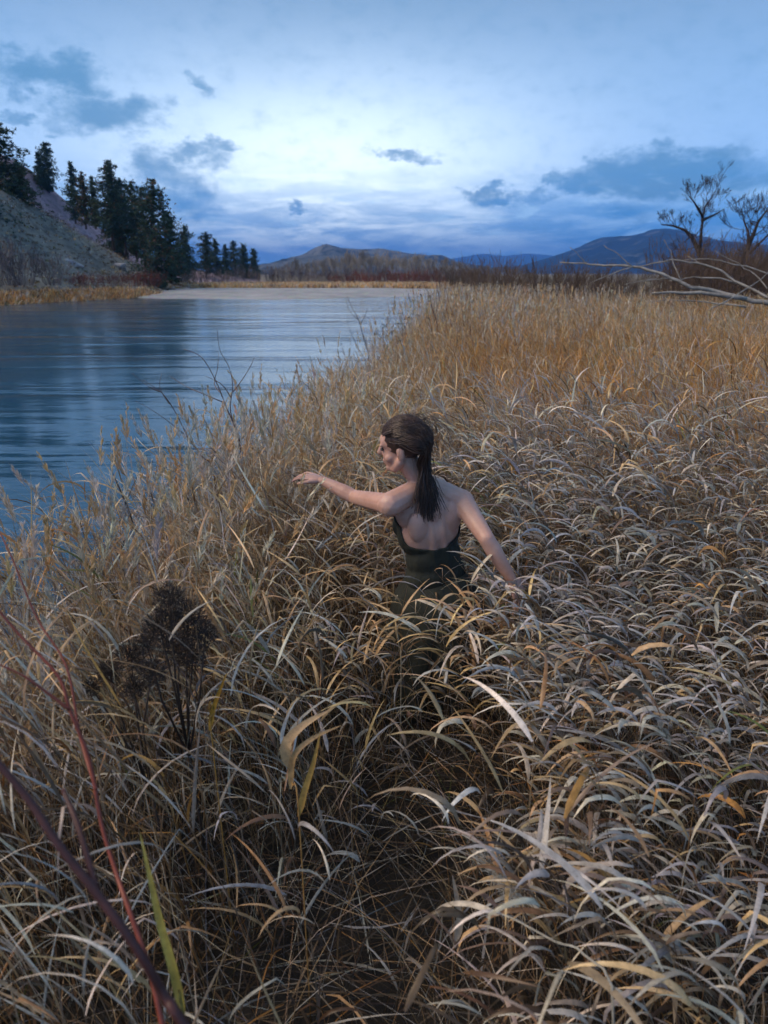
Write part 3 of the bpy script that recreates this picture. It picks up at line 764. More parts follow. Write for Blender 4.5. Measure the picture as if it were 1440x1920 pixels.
def meadow(name, base, kk, leafn, rg, lod, hmul=1.0):
    S = Strips(); n = len(base); x, y = base[:, 0], base[:, 1]
    left = np.clip((.1 - x) / .6, 0, 1); farm = np.clip((y - 3.6) / 3, 0, 1); upr = np.maximum(left * .85, farm * .95)
    td = trail_d(x, y); pd = person_d(x, y)
    right = np.clip((x - .25) / .7, 0, 1) * np.clip((5.4 - y) / 3, 0, 1)
    H = rg.uniform(.60, 1.02, n) * hmul * (1 + .75 * (fbm(x, y, 1.3, 12) - .5))
    H *= 1 + .16 * left * np.clip((3.4 - y) / 1.2, 0, 1) - .10 * np.clip((y - 3.4) / 2, 0, 1) * np.clip((.6 - x) / 1, 0, 1)
    H *= np.clip(.30 + np.maximum(td - .12, 0) / .48, .30, 1.0)
    H *= np.where(pd < .75, np.where(y < PERSON[1] + .1, .70 + .30 * pd / .75, 1.0), 1.0)
    H *= np.where(y < 1.1, .88, 1)
    clump = fbm(x, y, .55, 33) - .5
    lean = np.stack([-.10 - .42 * right + clump * .5 + rg.normal(0, .16, n), rg.normal(-.02, .14, n) + (fbm(x, y, .7, 44) - .5) * .45], -1)
    lean[:, 0] += np.where((td < .5) & (x < trail_x(y)), .12, 0)
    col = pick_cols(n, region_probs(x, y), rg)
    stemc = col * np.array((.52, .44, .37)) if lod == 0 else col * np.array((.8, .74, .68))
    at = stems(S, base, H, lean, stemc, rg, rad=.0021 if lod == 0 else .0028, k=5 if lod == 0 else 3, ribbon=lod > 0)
    for j in range(leafn):
        sel = rg.random(n) < (1.0 - .11 * j)
        m_ = int(sel.sum())
        s = np.clip(.98 - j * (.62 / max(1, leafn - 1)) + rg.normal(0, .06, n), .15, 1.0)
        p0 = at(s)[sel]
        az = np.where(rg.random(n) < .55 + .35 * right, math.pi + rg.normal(0, .45, n) + .1, rg.uniform(0, 6.28, n))[sel]
        L = ((rg.uniform(.13, .30, n) - right * rg.uniform(.02, .10, n)) * np.clip(H / .75, .6, 1.15))[sel] * (1.0 if lod < 2 else 1.3)
        wd = (rg.uniform(.007, .0175, n) * (1 + .10 * right) * (1 - .52 * upr) * np.clip(.62 + .26 * y, .75, 1))[sel] * (1, 1.05, 1.9)[lod]
        el0 = (rg.uniform(.65, 1.3, n) + .2 * upr)[sel]; el1 = (rg.uniform(-1.35, .1, n) - .12 * right + rg.uniform(0, 1.9, n) * upr)[sel]
        c = col[sel] * rg.uniform(.65, 1.22, (m_, 1)); old = rg.random((m_, 1)) < (.2 if lod == 0 else .1)
        c = np.where(old, c * np.array((.5, .42, .36)), c)          # some leaves have rotted brown
        leaves(S, p0, az, L, wd, el0, el1, c, rg, k=(8, 5, 4)[lod], fold=lod == 0, twist=.45, power=.9)
    o = S.build(name, M_GRASS if lod == 0 else M_MIDGRASS); return o, S.tris()

TOT = {}
def keep_near(x, y, r):
    td = trail_d(x, y)
    return in_view(x, y, 1.1) & (x > bank_x(y) - .45) & (person_d(x, y) > .27) & (r < np.where(x < .1, 1, .92) * np.where(y < 1.6, .8, 1) * np.clip(.07 + (np.maximum(td - .17, 0) / .38) ** 1.5, 0, 1) ) & ~((np.hypot(x, y) < .45))
rg = np.random.default_rng(1)
b = scatter(-3.4, 4.6, .2, 4.7, 255, rg, keep_near)
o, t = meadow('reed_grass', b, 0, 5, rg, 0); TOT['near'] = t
tag(o, 'near stand of dry reed grass with arching pale leaves', 'grass', kind='stuff')
rg = np.random.default_rng(2)
b = scatter(-2.8, 12, 4.7, 14.4, 235, rg, lambda x, y, r: in_view(x, y, 1.2) & (x > bank_x(y) - .5))
o, t = meadow('meadow_grass', b, 0, 4, rg, 1, 1.05); TOT['mid'] = t
tag(o, 'straw and orange meadow grass in the middle distance', 'grass', kind='stuff')
rg = np.random.default_rng(3)
b = scatter(-2, 34, 14.4, 43, 44, rg, lambda x, y, r: in_view(x, y, 1.5) & (x > bank_x(y) - .6) & (r < np.clip(1.6 - y / 36, .35, 1)))
o, t = meadow('distant_grass', b, 0, 3, rg, 2, 1.1); TOT['far'] = t
tag(o, 'pale dry grass at the far end of the meadow', 'grass', kind='stuff')

# matted thatch and fine straws on the floor of the stand
rg = np.random.default_rng(4); S = Strips()
b = scatter(-2.6, 3.2, .2, 4.8, 900, rg, lambda x, y, r: in_view(x, y, .6) & (x > bank_x(y) - .1))
n = len(b); b[:, 2] += rg.uniform(.0, .16, n)
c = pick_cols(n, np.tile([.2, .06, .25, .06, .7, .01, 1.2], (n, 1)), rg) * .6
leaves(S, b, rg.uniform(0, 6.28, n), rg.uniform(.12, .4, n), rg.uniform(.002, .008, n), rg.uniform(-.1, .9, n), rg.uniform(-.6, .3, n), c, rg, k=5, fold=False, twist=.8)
# long thin culms crossing in every direction
b = scatter(-2.0, 3.4, .2, 4.8, 120, rg, lambda x, y, r: in_view(x, y, .6) & (x > bank_x(y) - .2) & (person_d(x, y) > .25))
n = len(b); c = pick_cols(n, np.tile([.5, .4, .2, .08, .2, .01, .03], (n, 1)), rg)
ln = rg.normal(0, .45, (n, 2)); ln[:, 0] -= .15
td = trail_d(b[:, 0], b[:, 1]); stems(S, b, rg.uniform(.45, 1.05, n) * np.clip(.5 + td, .5, 1), ln, c, rg, rad=.0013, k=5)
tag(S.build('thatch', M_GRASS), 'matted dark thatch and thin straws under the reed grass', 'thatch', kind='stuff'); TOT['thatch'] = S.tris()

# tall seeding grass: by the water and at the far end of the bank
def seeding(name, base, H, lean, label, rg, col, rad=.0013, pl=.14, ne=30, wide=.012, sp=.02):
    S = Strips(); n = len(base)
    at = stems(S, base, H, lean, col * .85, rg, rad=rad, k=6, curve=.7)
    p = at(np.full(n, .90)); q = at(np.ones(n)); d = unit(q - p)
    plumes(S, p, d, rg.uniform(.7, 1.3, n) * pl, ne, col, rg, wide, sp)
    for j in range(3):
        s = rg.uniform(.25, .7, n)
        leaves(S, at(s), rg.uniform(0, 6.28, n), rg.uniform(.12, .28, n), rg.uniform(.003, .007, n), rg.uniform(.7, 1.3, n), rg.uniform(-.8, .6, n), col * .9, rg, k=5, fold=False)
    tag(S.build(name, M_GRASS), label, 'grass', kind='stuff'); TOT[name + label[:9]] = S.tris()
rg = np.random.default_rng(5)
y = 1.5 + 6.5 * rg.random(1900) ** 1.3; x = bank_x(y) - .3 + 2.1 * rg.random(1900) ** 1.3; k_ = person_d(x, y) > .75; x, y = x[k_], y[k_]
b = np.stack([x, y, ground_z(x, y)], -1); n = len(b)
seeding('seeding_grass', b, rg.uniform(.85, 1.42, n) * np.clip(1.25 - b[:, 1] * .07, .7, 1), np.stack([rg.normal(.05, .16, n), rg.normal(0, .14, n)], -1), 'thin tall seeding grass along the near river edge', rg, pick_cols(n, np.tile([.6, .8, .1, .03, .0, 0, 0], (n, 1)), rg), ne=38, wide=.014, sp=.026)
y = rg.uniform(10, 36, 2600); x = bank_x(y) + np.abs(rg.normal(0, 1, 2600)) * (1.0 + y * .11)
b = np.stack([x, y, ground_z(x, y)], -1); n = len(b)
seeding('seeding_grass', b, rg.uniform(.9, 1.75, n), np.stack([rg.normal(0, .12, n), rg.normal(0, .1, n)], -1), 'tall pale seeding grass at the far end of the bank', rg, pick_cols(n, np.tile([.6, .6, .1, .05, .05, 0, 0], (n, 1)), rg), rad=.003, pl=.24, ne=14, wide=.04, sp=.05)

y = rg.uniform(4.5, 15, 1500); x = bank_x(y) + .3 + rg.random(1500) * (y * .64 + 2.2 - bank_x(y)); k_ = fbm(x, y, 1.8, 55) > .47; x, y = x[k_], y[k_]
b = np.stack([x, y, ground_z(x, y)], -1); n = len(b)
seeding('seeding_grass', b, rg.uniform(.85, 1.3, n), np.stack([rg.normal(-.06, .14, n), rg.normal(0, .12, n)], -1), 'pale plumes standing above the middle of the meadow', rg, pick_cols(n, np.tile([.6, .6, .1, .1, .05, 0, 0], (n, 1)), rg), rad=.0024, pl=.2, ne=22, wide=.022, sp=.03)
# tan grass on the far bank and along the hillside foot
def far_tufts(name, pts, H, label, rg, probs):
    S = Strips(); n = len(pts)
    c = pick_cols(n, np.tile(probs, (n, 1)), rg)
    for j in range(5):
        leaves(S, pts + rg.normal(0, .15, (n, 3)) * np.array((1, 1, 0)), rg.uniform(0, 6.28, n), H * rg.uniform(.7, 1.2, n), rg.uniform(.05, .12, n), rg.uniform(1.1, 1.5, n), rg.uniform(-.2, 1.2, n), c * rg.uniform(.75, 1.15, (n, 1)), rg, k=4, fold=False)
    tag(S.build(name, M_FARGRASS), label, 'grass', kind='stuff'); TOT[name] = S.tris()
rg = np.random.default_rng(6)
y = rg.uniform(36, 84, 5200); lb = np.interp(y / KY, [-30, 20, 49, 62, 75, 95], [-38, -35.5, -33, -29.5, -24, -22]); x = lb - np.abs(rg.normal(0, 1.8, 5200)) - .2
far_tufts('bank_grass', np.stack([x, y, far_z(x, y) - .1], -1), rg.uniform(.6, 1.1, 5200), 'tan grass fringe below the pine hillside', rg, [.5, .1, .05, .35, .3, .02, .05])
x = rg.uniform(-30, 14, 6500); y = rg.uniform(101, 120, 6500)
far_tufts('far_bank_grass', np.stack([x, y, np.maximum(bar_z(x, y), far_z(x, y)) - .1], -1), rg.uniform(.5, 1.0, 6500), 'tan grass strip behind the gravel bar', rg, [.6, .25, .05, .2, .2, .0, .03])
# sparse tufts on the slope
P = SPUR_B.reshape(-1, 3); P = P[:int(len(P) * .7)]; i = rg.integers(0, len(P), 5200); q = P[i] + rg.normal(0, .5, (5200, 3)) * np.array((1, 1, .05)) 
far_tufts('slope_grass', q - np.array((0, 0, .1)), rg.uniform(.12, .38, 5200), 'sparse grey-olive tufts on the hillside', rg, [.1, .02, .3, .0, .5, .1, .6])
print('TRIS', TOT)

# ------------------------------------------------------------------ the person kneeling in the grass
m = Mat('skin'); nn = m.noise(11, 7, .68); m.bump(m.noise(420, 3, .6), .25, .002)
m.col(m.ramp(nn, [(.25, (.40, .215, .165)), (.5, (.50, .29, .23)), (.75, (.56, .35, .285))])); m.set(Roughness=.5)
m.p.inputs['Subsurface Weight'].default_value = .12; m.p.inputs['Subsurface Radius'].default_value = (.02, .008, .005)
M_SKIN = m.m
m = Mat('dark_cloth'); nn = m.noise(14, 5, .6); m.col(m.ramp(nn, [(.3, (.012, .015, .012)), (.7, (.026, .030, .022))])); m.set(Roughness=.85); m.bump(m.noise(16, 4, .6, stretch=(1, 1, .35)), .9, .018)
M_CLOTH = m.m
m = Mat('dark_hair'); nn = m.noise(40, 3, .6, stretch=(1, 1, .1)); m.col(m.ramp(nn, [(.3, (.022, .013, .011)), (.7, (.065, .036, .028))])); m.set(Roughness=.42)
M_HAIR = m.m
m = Mat('eye'); m.col((.05, .04, .035)); m.set(Roughness=.15); M_EYE = m.m

def blob(bm, c, rad, rot=None, sub=3):
    mt = Matrix.Translation(c) @ (rot.to_4x4() if rot is not None else Matrix.Identity(4)) @ Matrix.Diagonal((*rad, 1))
    bmesh.ops.create_icosphere(bm, subdivisions=sub, radius=1, matrix=mt)
def chain(bm, pts, rad, step=.35, sub=2):
    for i in range(len(pts) - 1):
        a, b_ = Vector(pts[i]), Vector(pts[i + 1]); L = (b_ - a).length; n = max(2, int(L / (min(rad[i], rad[i + 1]) * step)))
        for k in range(n + 1):
            t = k / n; r_ = rad[i] * (1 - t) + rad[i + 1] * t
            blob(bm, a.lerp(b_, t), (r_, r_, r_), None, sub)
def remeshed(name, bm, voxel, smooth, mat):
    me = bpy.data.meshes.new(name); bm.to_mesh(me); bm.free()
    o = bpy.data.objects.new(name, me); COL.objects.link(o)
    md = o.modifiers.new('r', 'REMESH'); md.mode = 'VOXEL'; md.voxel_size = voxel; md.use_smooth_shade = True
    if smooth: sm = o.modifiers.new('s', 'SMOOTH'); sm.iterations = smooth; sm.factor = .5
    dg = bpy.context.evaluated_depsgraph_get(); ev = o.evaluated_get(dg)
    m2 = bpy.data.meshes.new_from_object(ev); m2.name = name
    bpy.data.objects.remove(o); bpy.data.meshes.remove(me)
    m2.materials.clear(); m2.materials.append(mat)
    m2.polygons.foreach_set('use_smooth', [True] * len(m2.polygons)); return m2

HIP = W(820, 1112, 2.30); C7 = W(797, 905, 2.27); SR = W(866, 940, 2.30); SL = W(731, 946, 2.19); HD = W(753, 832, 2.27)
upv = (C7 - HIP).normalized(); rv_ = (SR - SL); rv_ = (rv_ - upv * rv_.dot(upv)).normalized(); fv = upv.cross(rv_)
TR = Matrix((rv_, fv, upv)).transposed()
TL = (C7 - HIP).length
def T(r_, f_, h): return HIP + rv_ * r_ + fv * f_ + upv * (h * TL)
def torso(bm, g=0.0):
    blob(bm, T(0, -.01, -.02), (.165 + g, .125 + g, .125 + g), TR); blob(bm, T(0, .0, .2), (.138 + g, .10 + g, .10 + g), TR)
    blob(bm, T(0, .0, .36), (.125 + g, .088 + g, .10 + g), TR); blob(bm, T(0, .015, .58), (.145 + g, .10 + g, .13 + g), TR)
    blob(bm, T(0, .02, .76), (.15 + g, .095 + g, .10 + g), TR); blob(bm, T(0, .025, .87), (.135 + g, .07 + g, .06 + g), TR)
    for s in (-1, 1):
        blob(bm, T(s * .075, .105, .60), (.055 + g, .045 + g, .055 + g), TR)
        blob(bm, T(s * .082, -.058, .70), (.050 + g, .027 + g, .072 + g), TR)            # shoulder blades
        chain(bm, [T(s * .026, -.068, .15), T(s * .024, -.066, .4), T(s * .026, -.066, .62), T(s * .024, -.045, .82)], [.024 + g, .022 + g, .022 + g, .018 + g], .5)
        blob(bm, T(s * .08, -.065, -.08), (.085 + g, .08 + g, .085 + g), TR)
bm = bmesh.new(); torso(bm)
NB = T(0, .03, 1.0); chain(bm, [T(0, .02, .88), NB, HD + Vector((.012, .0, -.06))], [.062, .052, .05])
for s, S_ in ((1, SR), (-1, SL)):
    chain(bm, [T(s * .03, .02, .95), S_.lerp(T(s * .03, .02, .95), .45), S_], [.048, .052, .056])
# thighs and folded shins
for s in (-1, 1):
    hp = T(s * .085, 0, -.04); kn = Vector((hp.x + s * .05, hp.y + .20, .09)); an = Vector((hp.x + s * .05, hp.y - .14, .08))
    chain(bm, [hp, kn], [.088, .062]); chain(bm, [kn, an], [.056, .036]); chain(bm, [an, an + Vector((0, -.10, -.03))], [.036, .022])
# arms
def hand(bm, wr, d, palm_n, curl, mirror):
    d = d.normalized(); n_ = (palm_n - d * palm_n.dot(d)).normalized(); sd_ = d.cross(n_) * mirror
    M3 = Matrix((sd_, d, n_)).transposed()
    blob(bm, wr + d * .045, (.036, .050, .014), M3)
    for i, (off, L, r_) in enumerate(((-.032, .060, .0072), (-.011, .078, .0078), (.011, .083, .0080), (.032, .074, .0076))):
        p = wr + d * .085 + sd_ * -off * 1.0; q = d.copy(); pts = [p - d * .02]
        for k in range(3):
            q = (q * math.cos(curl) + n_ * math.sin(curl)).normalized(); p = p + q * L / 3 * (1.15, 1, .85)[k] + sd_ * (-off * .22); pts.append(p.copy())
        chain(bm, pts, [r_ * 1.1, r_, r_ * .95, r_ * .8], .5)
    p = wr + d * .025 + sd_ * .026; q = (d * .65 + sd_ * .75).normalized(); pts = [p]
    for k in range(3):
        p = p + q * (.034, .028, .022)[k]; pts.append(p.copy()); q = (q + d * .35 + n_ * .25).normalized()
    chain(bm, pts, [.013, .0105, .0095, .0075], .5)
ER = W(912, 1010, 2.14); WR = W(958, 1085, 2.12)
chain(bm, [SR, SR.lerp(ER, .45), ER], [.055, .045, .036]); chain(bm, [ER, ER.lerp(WR, .3), WR], [.036, .037, .025])
hand(bm, WR, (WR - ER) + Vector((.02, .0, -.06)), Vector((-.5, .6, -.3)), .3, 1)
EL_ = W(664, 932, 2.36); WL = W(606, 902, 2.42)
chain(bm, [SL, SL.lerp(EL_, .45), EL_], [.050, .043, .035]); chain(bm, [EL_, EL_.lerp(WL, .3), WL], [.035, .036, .024])
hand(bm, WL, (WL - EL_) + Vector((-.03, .02, -.02)), Vector((0, .1, -1)), .28, 1)
# head turned to the left, tipped over the shoulder
fh = Vector((-.93, .30, -.16)).normalized(); uh = Vector((-.30, -.02, 1)); uh = (uh - fh * uh.dot(fh)).normalized(); sh = fh.cross(uh)
HM = Matrix((sh, fh, uh)).transposed()
def Hp(s_, f_, u_): return HD + sh * s_ + fh * f_ + uh * u_
blob(bm, Hp(0, -.012, .022), (.073, .094, .086), HM, 4); blob(bm, Hp(0, .026, -.038), (.056, .066, .080), HM, 4)
blob(bm, Hp(0, .066, -.098), (.027, .024, .021), HM); blob(bm, Hp(0, .052, .02), (.052, .04, .045), HM)
chain(bm, [Hp(0, .088, .006), Hp(0, .106, -.030)], [.008, .0125], .3); blob(bm, Hp(0, .088, -.064), (.021, .010, .007), HM); blob(bm, Hp(0, .085, -.078), (.018, .010, .007), HM)
for s in (-1, 1):
    blob(bm, Hp(s * .074, -.012, -.022), (.008, .019, .031), HM); blob(bm, Hp(s * .030, .080, .012), (.020, .009, .006), HM)
    blob(bm, Hp(s * .044, .05, -.045), (.018, .022, .02), HM)
    chain(bm, [Hp(s * .058, -.0, -.06), Hp(s * .04, .035, -.095), Hp(0, .062, -.105)], [.02, .018, .018], .4)
person = empty('person', (HIP.x, HIP.y, 0))
def under(me, name, par):
    o = link(name, me, par); o.matrix_parent_inverse = Matrix.Translation(-Vector(par.location)) ; return o
body = under(remeshed('body', bm, .0046, 5, M_SKIN), 'body', person)
for s in (-1, 1):
    b2 = bmesh.new(); blob(b2, Hp(s * .031, .0795, -.006), (.012, .009, .008), HM); me = bpy.data.meshes.new('eye'); b2.to_mesh(me); b2.free(); me.materials.append(M_EYE); ey = link('eye', me, body)
# low-backed dark dress
bm = bmesh.new(); torso(bm, .009)
dm = remeshed('dress', bm, .007, 4, M_CLOTH)
bm = bmesh.new(); bm.from_mesh(dm); bpy.data.meshes.remove(dm)
TI = TR.inverted()
dead = []
for f in bm.faces:
    q = TI @ (f.calc_center_median() - HIP); h = q.z / TL
    lim = .485 + 3.2 * q.x ** 2 + (.30 if q.y > .05 else .30 * max(0, (q.y + .03) / .08))
    if h > lim or h < -.12: dead.append(f)
bmesh.ops.delete(bm, geom=dead, context='FACES')
for _ in range(14):                                   # an even hem along the neckline
    bv = {v: [e_.other_vert(v) for e_ in v.link_edges if e_.is_boundary] for v in bm.verts if v.is_boundary}
    nw = {v: (v.co * 2 + sum((o_.co for o_ in ns), Vector())) / (2 + len(ns)) for v, ns in bv.items()}
    for v, c_ in nw.items(): v.co = c_
nA, nB = 72, 16; rows_ = []
for j in range(nB + 1):
    t = j / nB; ring = []
    for i in range(nA):
        a = 2 * math.pi * i / nA
        fold = 1 + (.03 + .10 * t) * math.sin(a * 9 + 1.3 * math.sin(a * 2)) * t + .04 * t * math.sin(a * 17 + 3 * t)
        e_ = min(1, t * 5); rx = (.128 + .05 * e_ + .10 * t ** .9) * fold; ry = (.095 + .05 * e_ + .14 * t ** .9) * fold
        c = HIP.lerp(Vector((HIP.x, HIP.y, .02)), t); c.z = (HIP.z + .10) * (1 - t) + .015;
        ring.append(bm.verts.new(c + Vector((math.cos(a) * rx, math.sin(a) * ry, .012 * math.sin(5 * a) * t))))
    rows_.append(ring)
for j in range(nB):
    for i in range(nA): bm.faces.new((rows_[j][i], rows_[j][(i + 1) % nA], rows_[j + 1][(i + 1) % nA], rows_[j + 1][i]))
dm = bpy.data.meshes.new('dress'); bm.to_mesh(dm); bm.free(); dm.materials.append(M_CLOTH); dm.polygons.foreach_set('use_smooth', [True] * len(dm.polygons))
dr = under(dm, 'dress', person); sl = dr.modifiers.new('t', 'SOLIDIFY'); sl.thickness = .003
# hair: a cap of strands swept back and falling past the nape
rr = random.Random(21); hb = MB()
bm = bmesh.new(); blob(bm, Hp(0, -.022, .026), (.080, .100, .092), HM, 4)
hm = bmesh.ops
dead = []
HI = HM.inverted()
for f in bm.faces:
    q = HI @ (f.calc_center_median() - HD)
    if q.y > .052 + .30 * max(0, q.z - .03) or (q.z < -.035 and q.y > -.03): dead.append(f)
bmesh.ops.delete(bm, geom=dead, context='FACES')
for v in bm.verts: v.co += Vector((rr.gauss(0, .0012), rr.gauss(0, .0012), rr.gauss(0, .0012)))
bm.verts.ensure_lookup_table(); bm.verts.index_update()
hb.add([v.co for v in bm.verts], [tuple(v.index for v in f.verts) for f in bm.faces]); bm.free()
ends = T(-.03, -.07, .90)
for k in range(420):
    a = rr.uniform(0, math.pi); ph = rr.uniform(-1.25, 1.25)
    d0 = Vector((math.sin(ph), -.35 + .75 * math.cos(a) * math.cos(ph), abs(math.sin(a)) * math.cos(ph))).normalized()
    p = Hp(d0.x * .082, -.022 + d0.y * .098, .026 + d0.z * .092)
    back_ = Hp(d0.x * .074, -.116, -.012 + rr.uniform(-.03, .03)); nap = Hp(d0.x * .05, -.088 + rr.gauss(0, .01), -.085)
    e_ = ends + rv_ * rr.gauss(0, .036) + upv * rr.uniform(-.10, .05) - fv * rr.uniform(0, .015)
    pts = [p, p.lerp(back_, .55) + (p.lerp(back_, .55) - Hp(0, -.02, .02)).normalized() * .022, back_, nap, nap.lerp(e_, .55), e_]
    Q = []
    for i in range(len(pts) - 1):
        p0, p1, p2, p3 = pts[max(0, i - 1)], pts[i], pts[i + 1], pts[min(len(pts) - 1, i + 2)]
        for s in (0, .33, .66):
            Q.append(.5 * ((2 * p1) + (p2 - p0) * s + (2 * p0 - 5 * p1 + 4 * p2 - p3) * s * s + (-p0 + 3 * p1 - 3 * p2 + p3) * s ** 3))
    Q.append(pts[-1]); w_ = rr.uniform(.0014, .0032)
    hb.tube(Q, [w_ * (1 - .6 * i / (len(Q) - 1)) for i in range(len(Q))], 3, False)
for k in range(340):                                  # strands combed over the crown
    ph = rr.uniform(-1.25, 1.25); t0 = rr.uniform(.25, 1.3); pts = []
    for j in range(7):
        th = t0 + (2.75 - t0) * j / 6; rj = 1.02 + .03 * rr.random()
        d0 = Vector((math.sin(ph) * (math.sin(th) * .75 + .25), math.cos(th) * math.cos(ph * .6), math.sin(th) * math.cos(ph)))
        pts.append(Hp(d0.x * .082 * rj, -.022 + d0.y * .102 * rj, .026 + d0.z * .094 * rj))
    hb.tube(pts, [.001, .0017, .002, .002, .002, .0018, .0012], 3, False)
for k in range(110):                                  # loose flyaway strands
    d0 = Vector((rr.uniform(-.9, .9), rr.uniform(-.9, .5), rr.uniform(.1, 1))).normalized(); p = Hp(d0.x * .084, -.022 + d0.y * .1, .026 + d0.z * .095)
    q1 = p - fh * rr.uniform(.02, .07) + (p - HD).normalized() * rr.uniform(.004, .022); q2 = q1 - fh * rr.uniform(.0, .05) - uh * rr.uniform(.03, .10) + sh * rr.gauss(0, .02)
    q3 = q2 - uh * rr.uniform(.03, .10) + sh * rr.gauss(0, .02) - fh * rr.gauss(0, .015)
    hb.tube([p, p.lerp(q1, .5), q1, q1.lerp(q2, .5) + (q1 - HD).normalized() * .006, q2, q3], [.0007, .0007, .0007, .0006, .0005, .0003], 3, False)
for k in range(46):                                   # a soft hairline at the temple and brow
    a = rr.uniform(-1.2, 1.2); p = Hp(math.sin(a) * .066, .050 + .016 * math.cos(a), .045 + .035 * math.cos(a)); q = p - fh * .05 + uh * .018 + sh * math.sin(a) * .018
    hb.tube([p, p.lerp(q, .5) + (p - HD).normalized() * .004, q], [.0012, .0018, .0016], 3, False)
under(hb.mesh('hair', M_HAIR), 'hair', person)
tag(person, 'person in a dark low-backed dress kneeling in the grass with arms spread', 'person')

# ------------------------------------------------------------------ single plants one can point at
def polyplant(name, lines, rad, col, label, cat, mat, partname='stem', extra=None, group=None):
    """lines: photo pixels with a distance ahead; each line one stem"""
    b0 = W(*lines[0][0]); gz = float(ground_z(b0.x, b0.y)); e = empty(name, (b0.x, b0.y, gz))
    for i, L in enumerate(lines):
        mb = MB(); g_ = random.uniform(.85, 1.15); mb.col = tuple(c * g_ for c in col)
        P = [W(*p) - e.location for p in L]
        if i == 0 and P[0].z > .02: P.insert(0, Vector((P[0].x * .5, P[0].y * .5, 0)))
        Q = []
        for j in range(len(P) - 1):
            p0, p1, p2, p3 = P[max(0, j - 1)], P[j], P[j + 1], P[min(len(P) - 1, j + 2)]
            for s in (0, .25, .5, .75):
                Q.append(.5 * ((2 * p1) + (p2 - p0) * s + (2 * p0 - 5 * p1 + 4 * p2 - p3) * s * s + (-p0 + 3 * p1 - 3 * p2 + p3) * s ** 3))
        Q.append(P[-1]); r0, r1 = rad if i == 0 else (rad[0] * .62, rad[1] * .6)
        mb.tube(Q, [r0 + (r1 - r0) * j / (len(Q) - 1) for j in range(len(Q))], 6)
        if extra: extra(mb, Q, i)
        mb.build(partname if i == 0 else 'branch', mat, e)
    tag(e, label, cat, group); return e
TW = (.12, .06, .045)
polyplant('sapling', [[(452,850,3.5),(440,800,3.5),(425,765,3.5),(405,715,3.5),(378,670,3.5),(345,655,3.5)],
    [(445,815,3.5),(432,770,3.45),(436,725,3.4),(430,690,3.4),(412,655,3.35),(407,615,3.3)], [(437,735,3.4),(452,715,3.4),(468,690,3.4),(478,668,3.4)],
    [(415,738,3.5),(402,720,3.6),(408,690,3.6),(410,660,3.6)], [(420,755,3.5),(385,740,3.5),(350,725,3.55),(318,705,3.6)], [(433,745,3.4),(415,720,3.4),(385,705,3.4)]],
    (.006, .0017), TW, 'thin leafless sapling forking above the grass at the river edge', 'sapling', M_SMOOTHBARK)
polyplant('sapling', [[(402,895,3.3),(378,855,3.3),(352,818,3.3),(330,775,3.3),(305,738,3.3),(268,712,3.3)], [(355,822,3.3),(322,795,3.3),(290,772,3.3),(255,752,3.3)], [(318,758,3.3),(300,728,3.3),(303,700,3.3)], [(300,735,3.3),(275,722,3.3),(248,700,3.3)]],
    (.005, .0015), TW, 'leafless sapling leaning left over the water', 'sapling', M_SMOOTHBARK)
polyplant('sapling', [[(692,680,9),(686,650,9),(678,620,9),(672,600,9),(662,580,9),(650,555,9)], [(676,608,9),(684,592,9),(690,575,9)], [(672,600,9),(655,582,9),(648,560,9)], [(685,675,9),(665,640,9),(650,600,9)]],
    (.009, .004), (.08, .055, .05), 'slim forked sapling standing out against the pale river', 'sapling', M_SMOOTHBARK)
L_ = []
rr = random.Random(4)
for k in range(13):
    u0 = 845 + rr.uniform(-28, 30); u1 = u0 + rr.uniform(-40, 22); v1 = rr.uniform(478, 560); Y_ = rr.uniform(9.5, 12)
    L_.append([(u0, 660, Y_), (u0 * .6 + u1 * .4, 600, Y_), (u1 * .8 + u0 * .2, (600 + v1) / 2, Y_), (u1, v1, Y_)])
polyplant('willow_shoots', L_, (.008, .003), (.13, .06, .04), 'clump of upright reddish willow shoots at the bank corner', 'willow shoots', M_SMOOTHBARK)

def tuft(mb, p, n, L, w, rr, flat=.0):
    for _ in range(n):
        d = Vector((rr.gauss(0, 1), rr.gauss(0, 1), rr.gauss(.2, 1))).normalized(); s_ = d.cross(Vector((rr.gauss(0, 1), rr.gauss(0, 1), rr.gauss(0, 1)))).normalized()
        mb.blade(p, d, L * rr.uniform(.4, 1.1), w, s_)
rr = random.Random(31)
def umbel(mb, Q, i):
    if True:
        c0 = mb.col; mb.col = (.022, .018, .018)
        for _ in range(5): tuft(mb, Q[-1] + Vector((rr.gauss(0, .03), rr.gauss(0, .03), rr.gauss(0, .01))), 16, .022, .009, rr)
        mb.col = c0
polyplant('tansy_plant', [[(722,675,8.6),(720,650,8.6),(718,630,8.6),(716,613,8.6)], [(720,650,8.6),(726,635,8.6),(732,622,8.6)], [(719,640,8.6),(712,630,8.6),(706,626,8.6)], [(720,655,8.6),(735,645,8.6),(745,640,8.6)], [(718,630,8.6),(722,622,8.6),(722,611,8.6)]],
    (.006, .003), (.06, .05, .045), 'dead tansy with black flower heads at the bank corner', 'dead weed', M_TWIG, extra=umbel)
polyplant('tansy_plant', [[(757,668,8.9),(756,640,8.9),(754,610,8.9),(752,588,8.9)], [(755,620,8.9),(762,608,8.9),(766,598,8.9)], [(755,630,8.9),(748,615,8.9),(745,606,8.9)]],
    (.005, .003), (.06, .05, .045), 'taller thin dead tansy right of the black-headed one', 'dead weed', M_TWIG, extra=umbel)

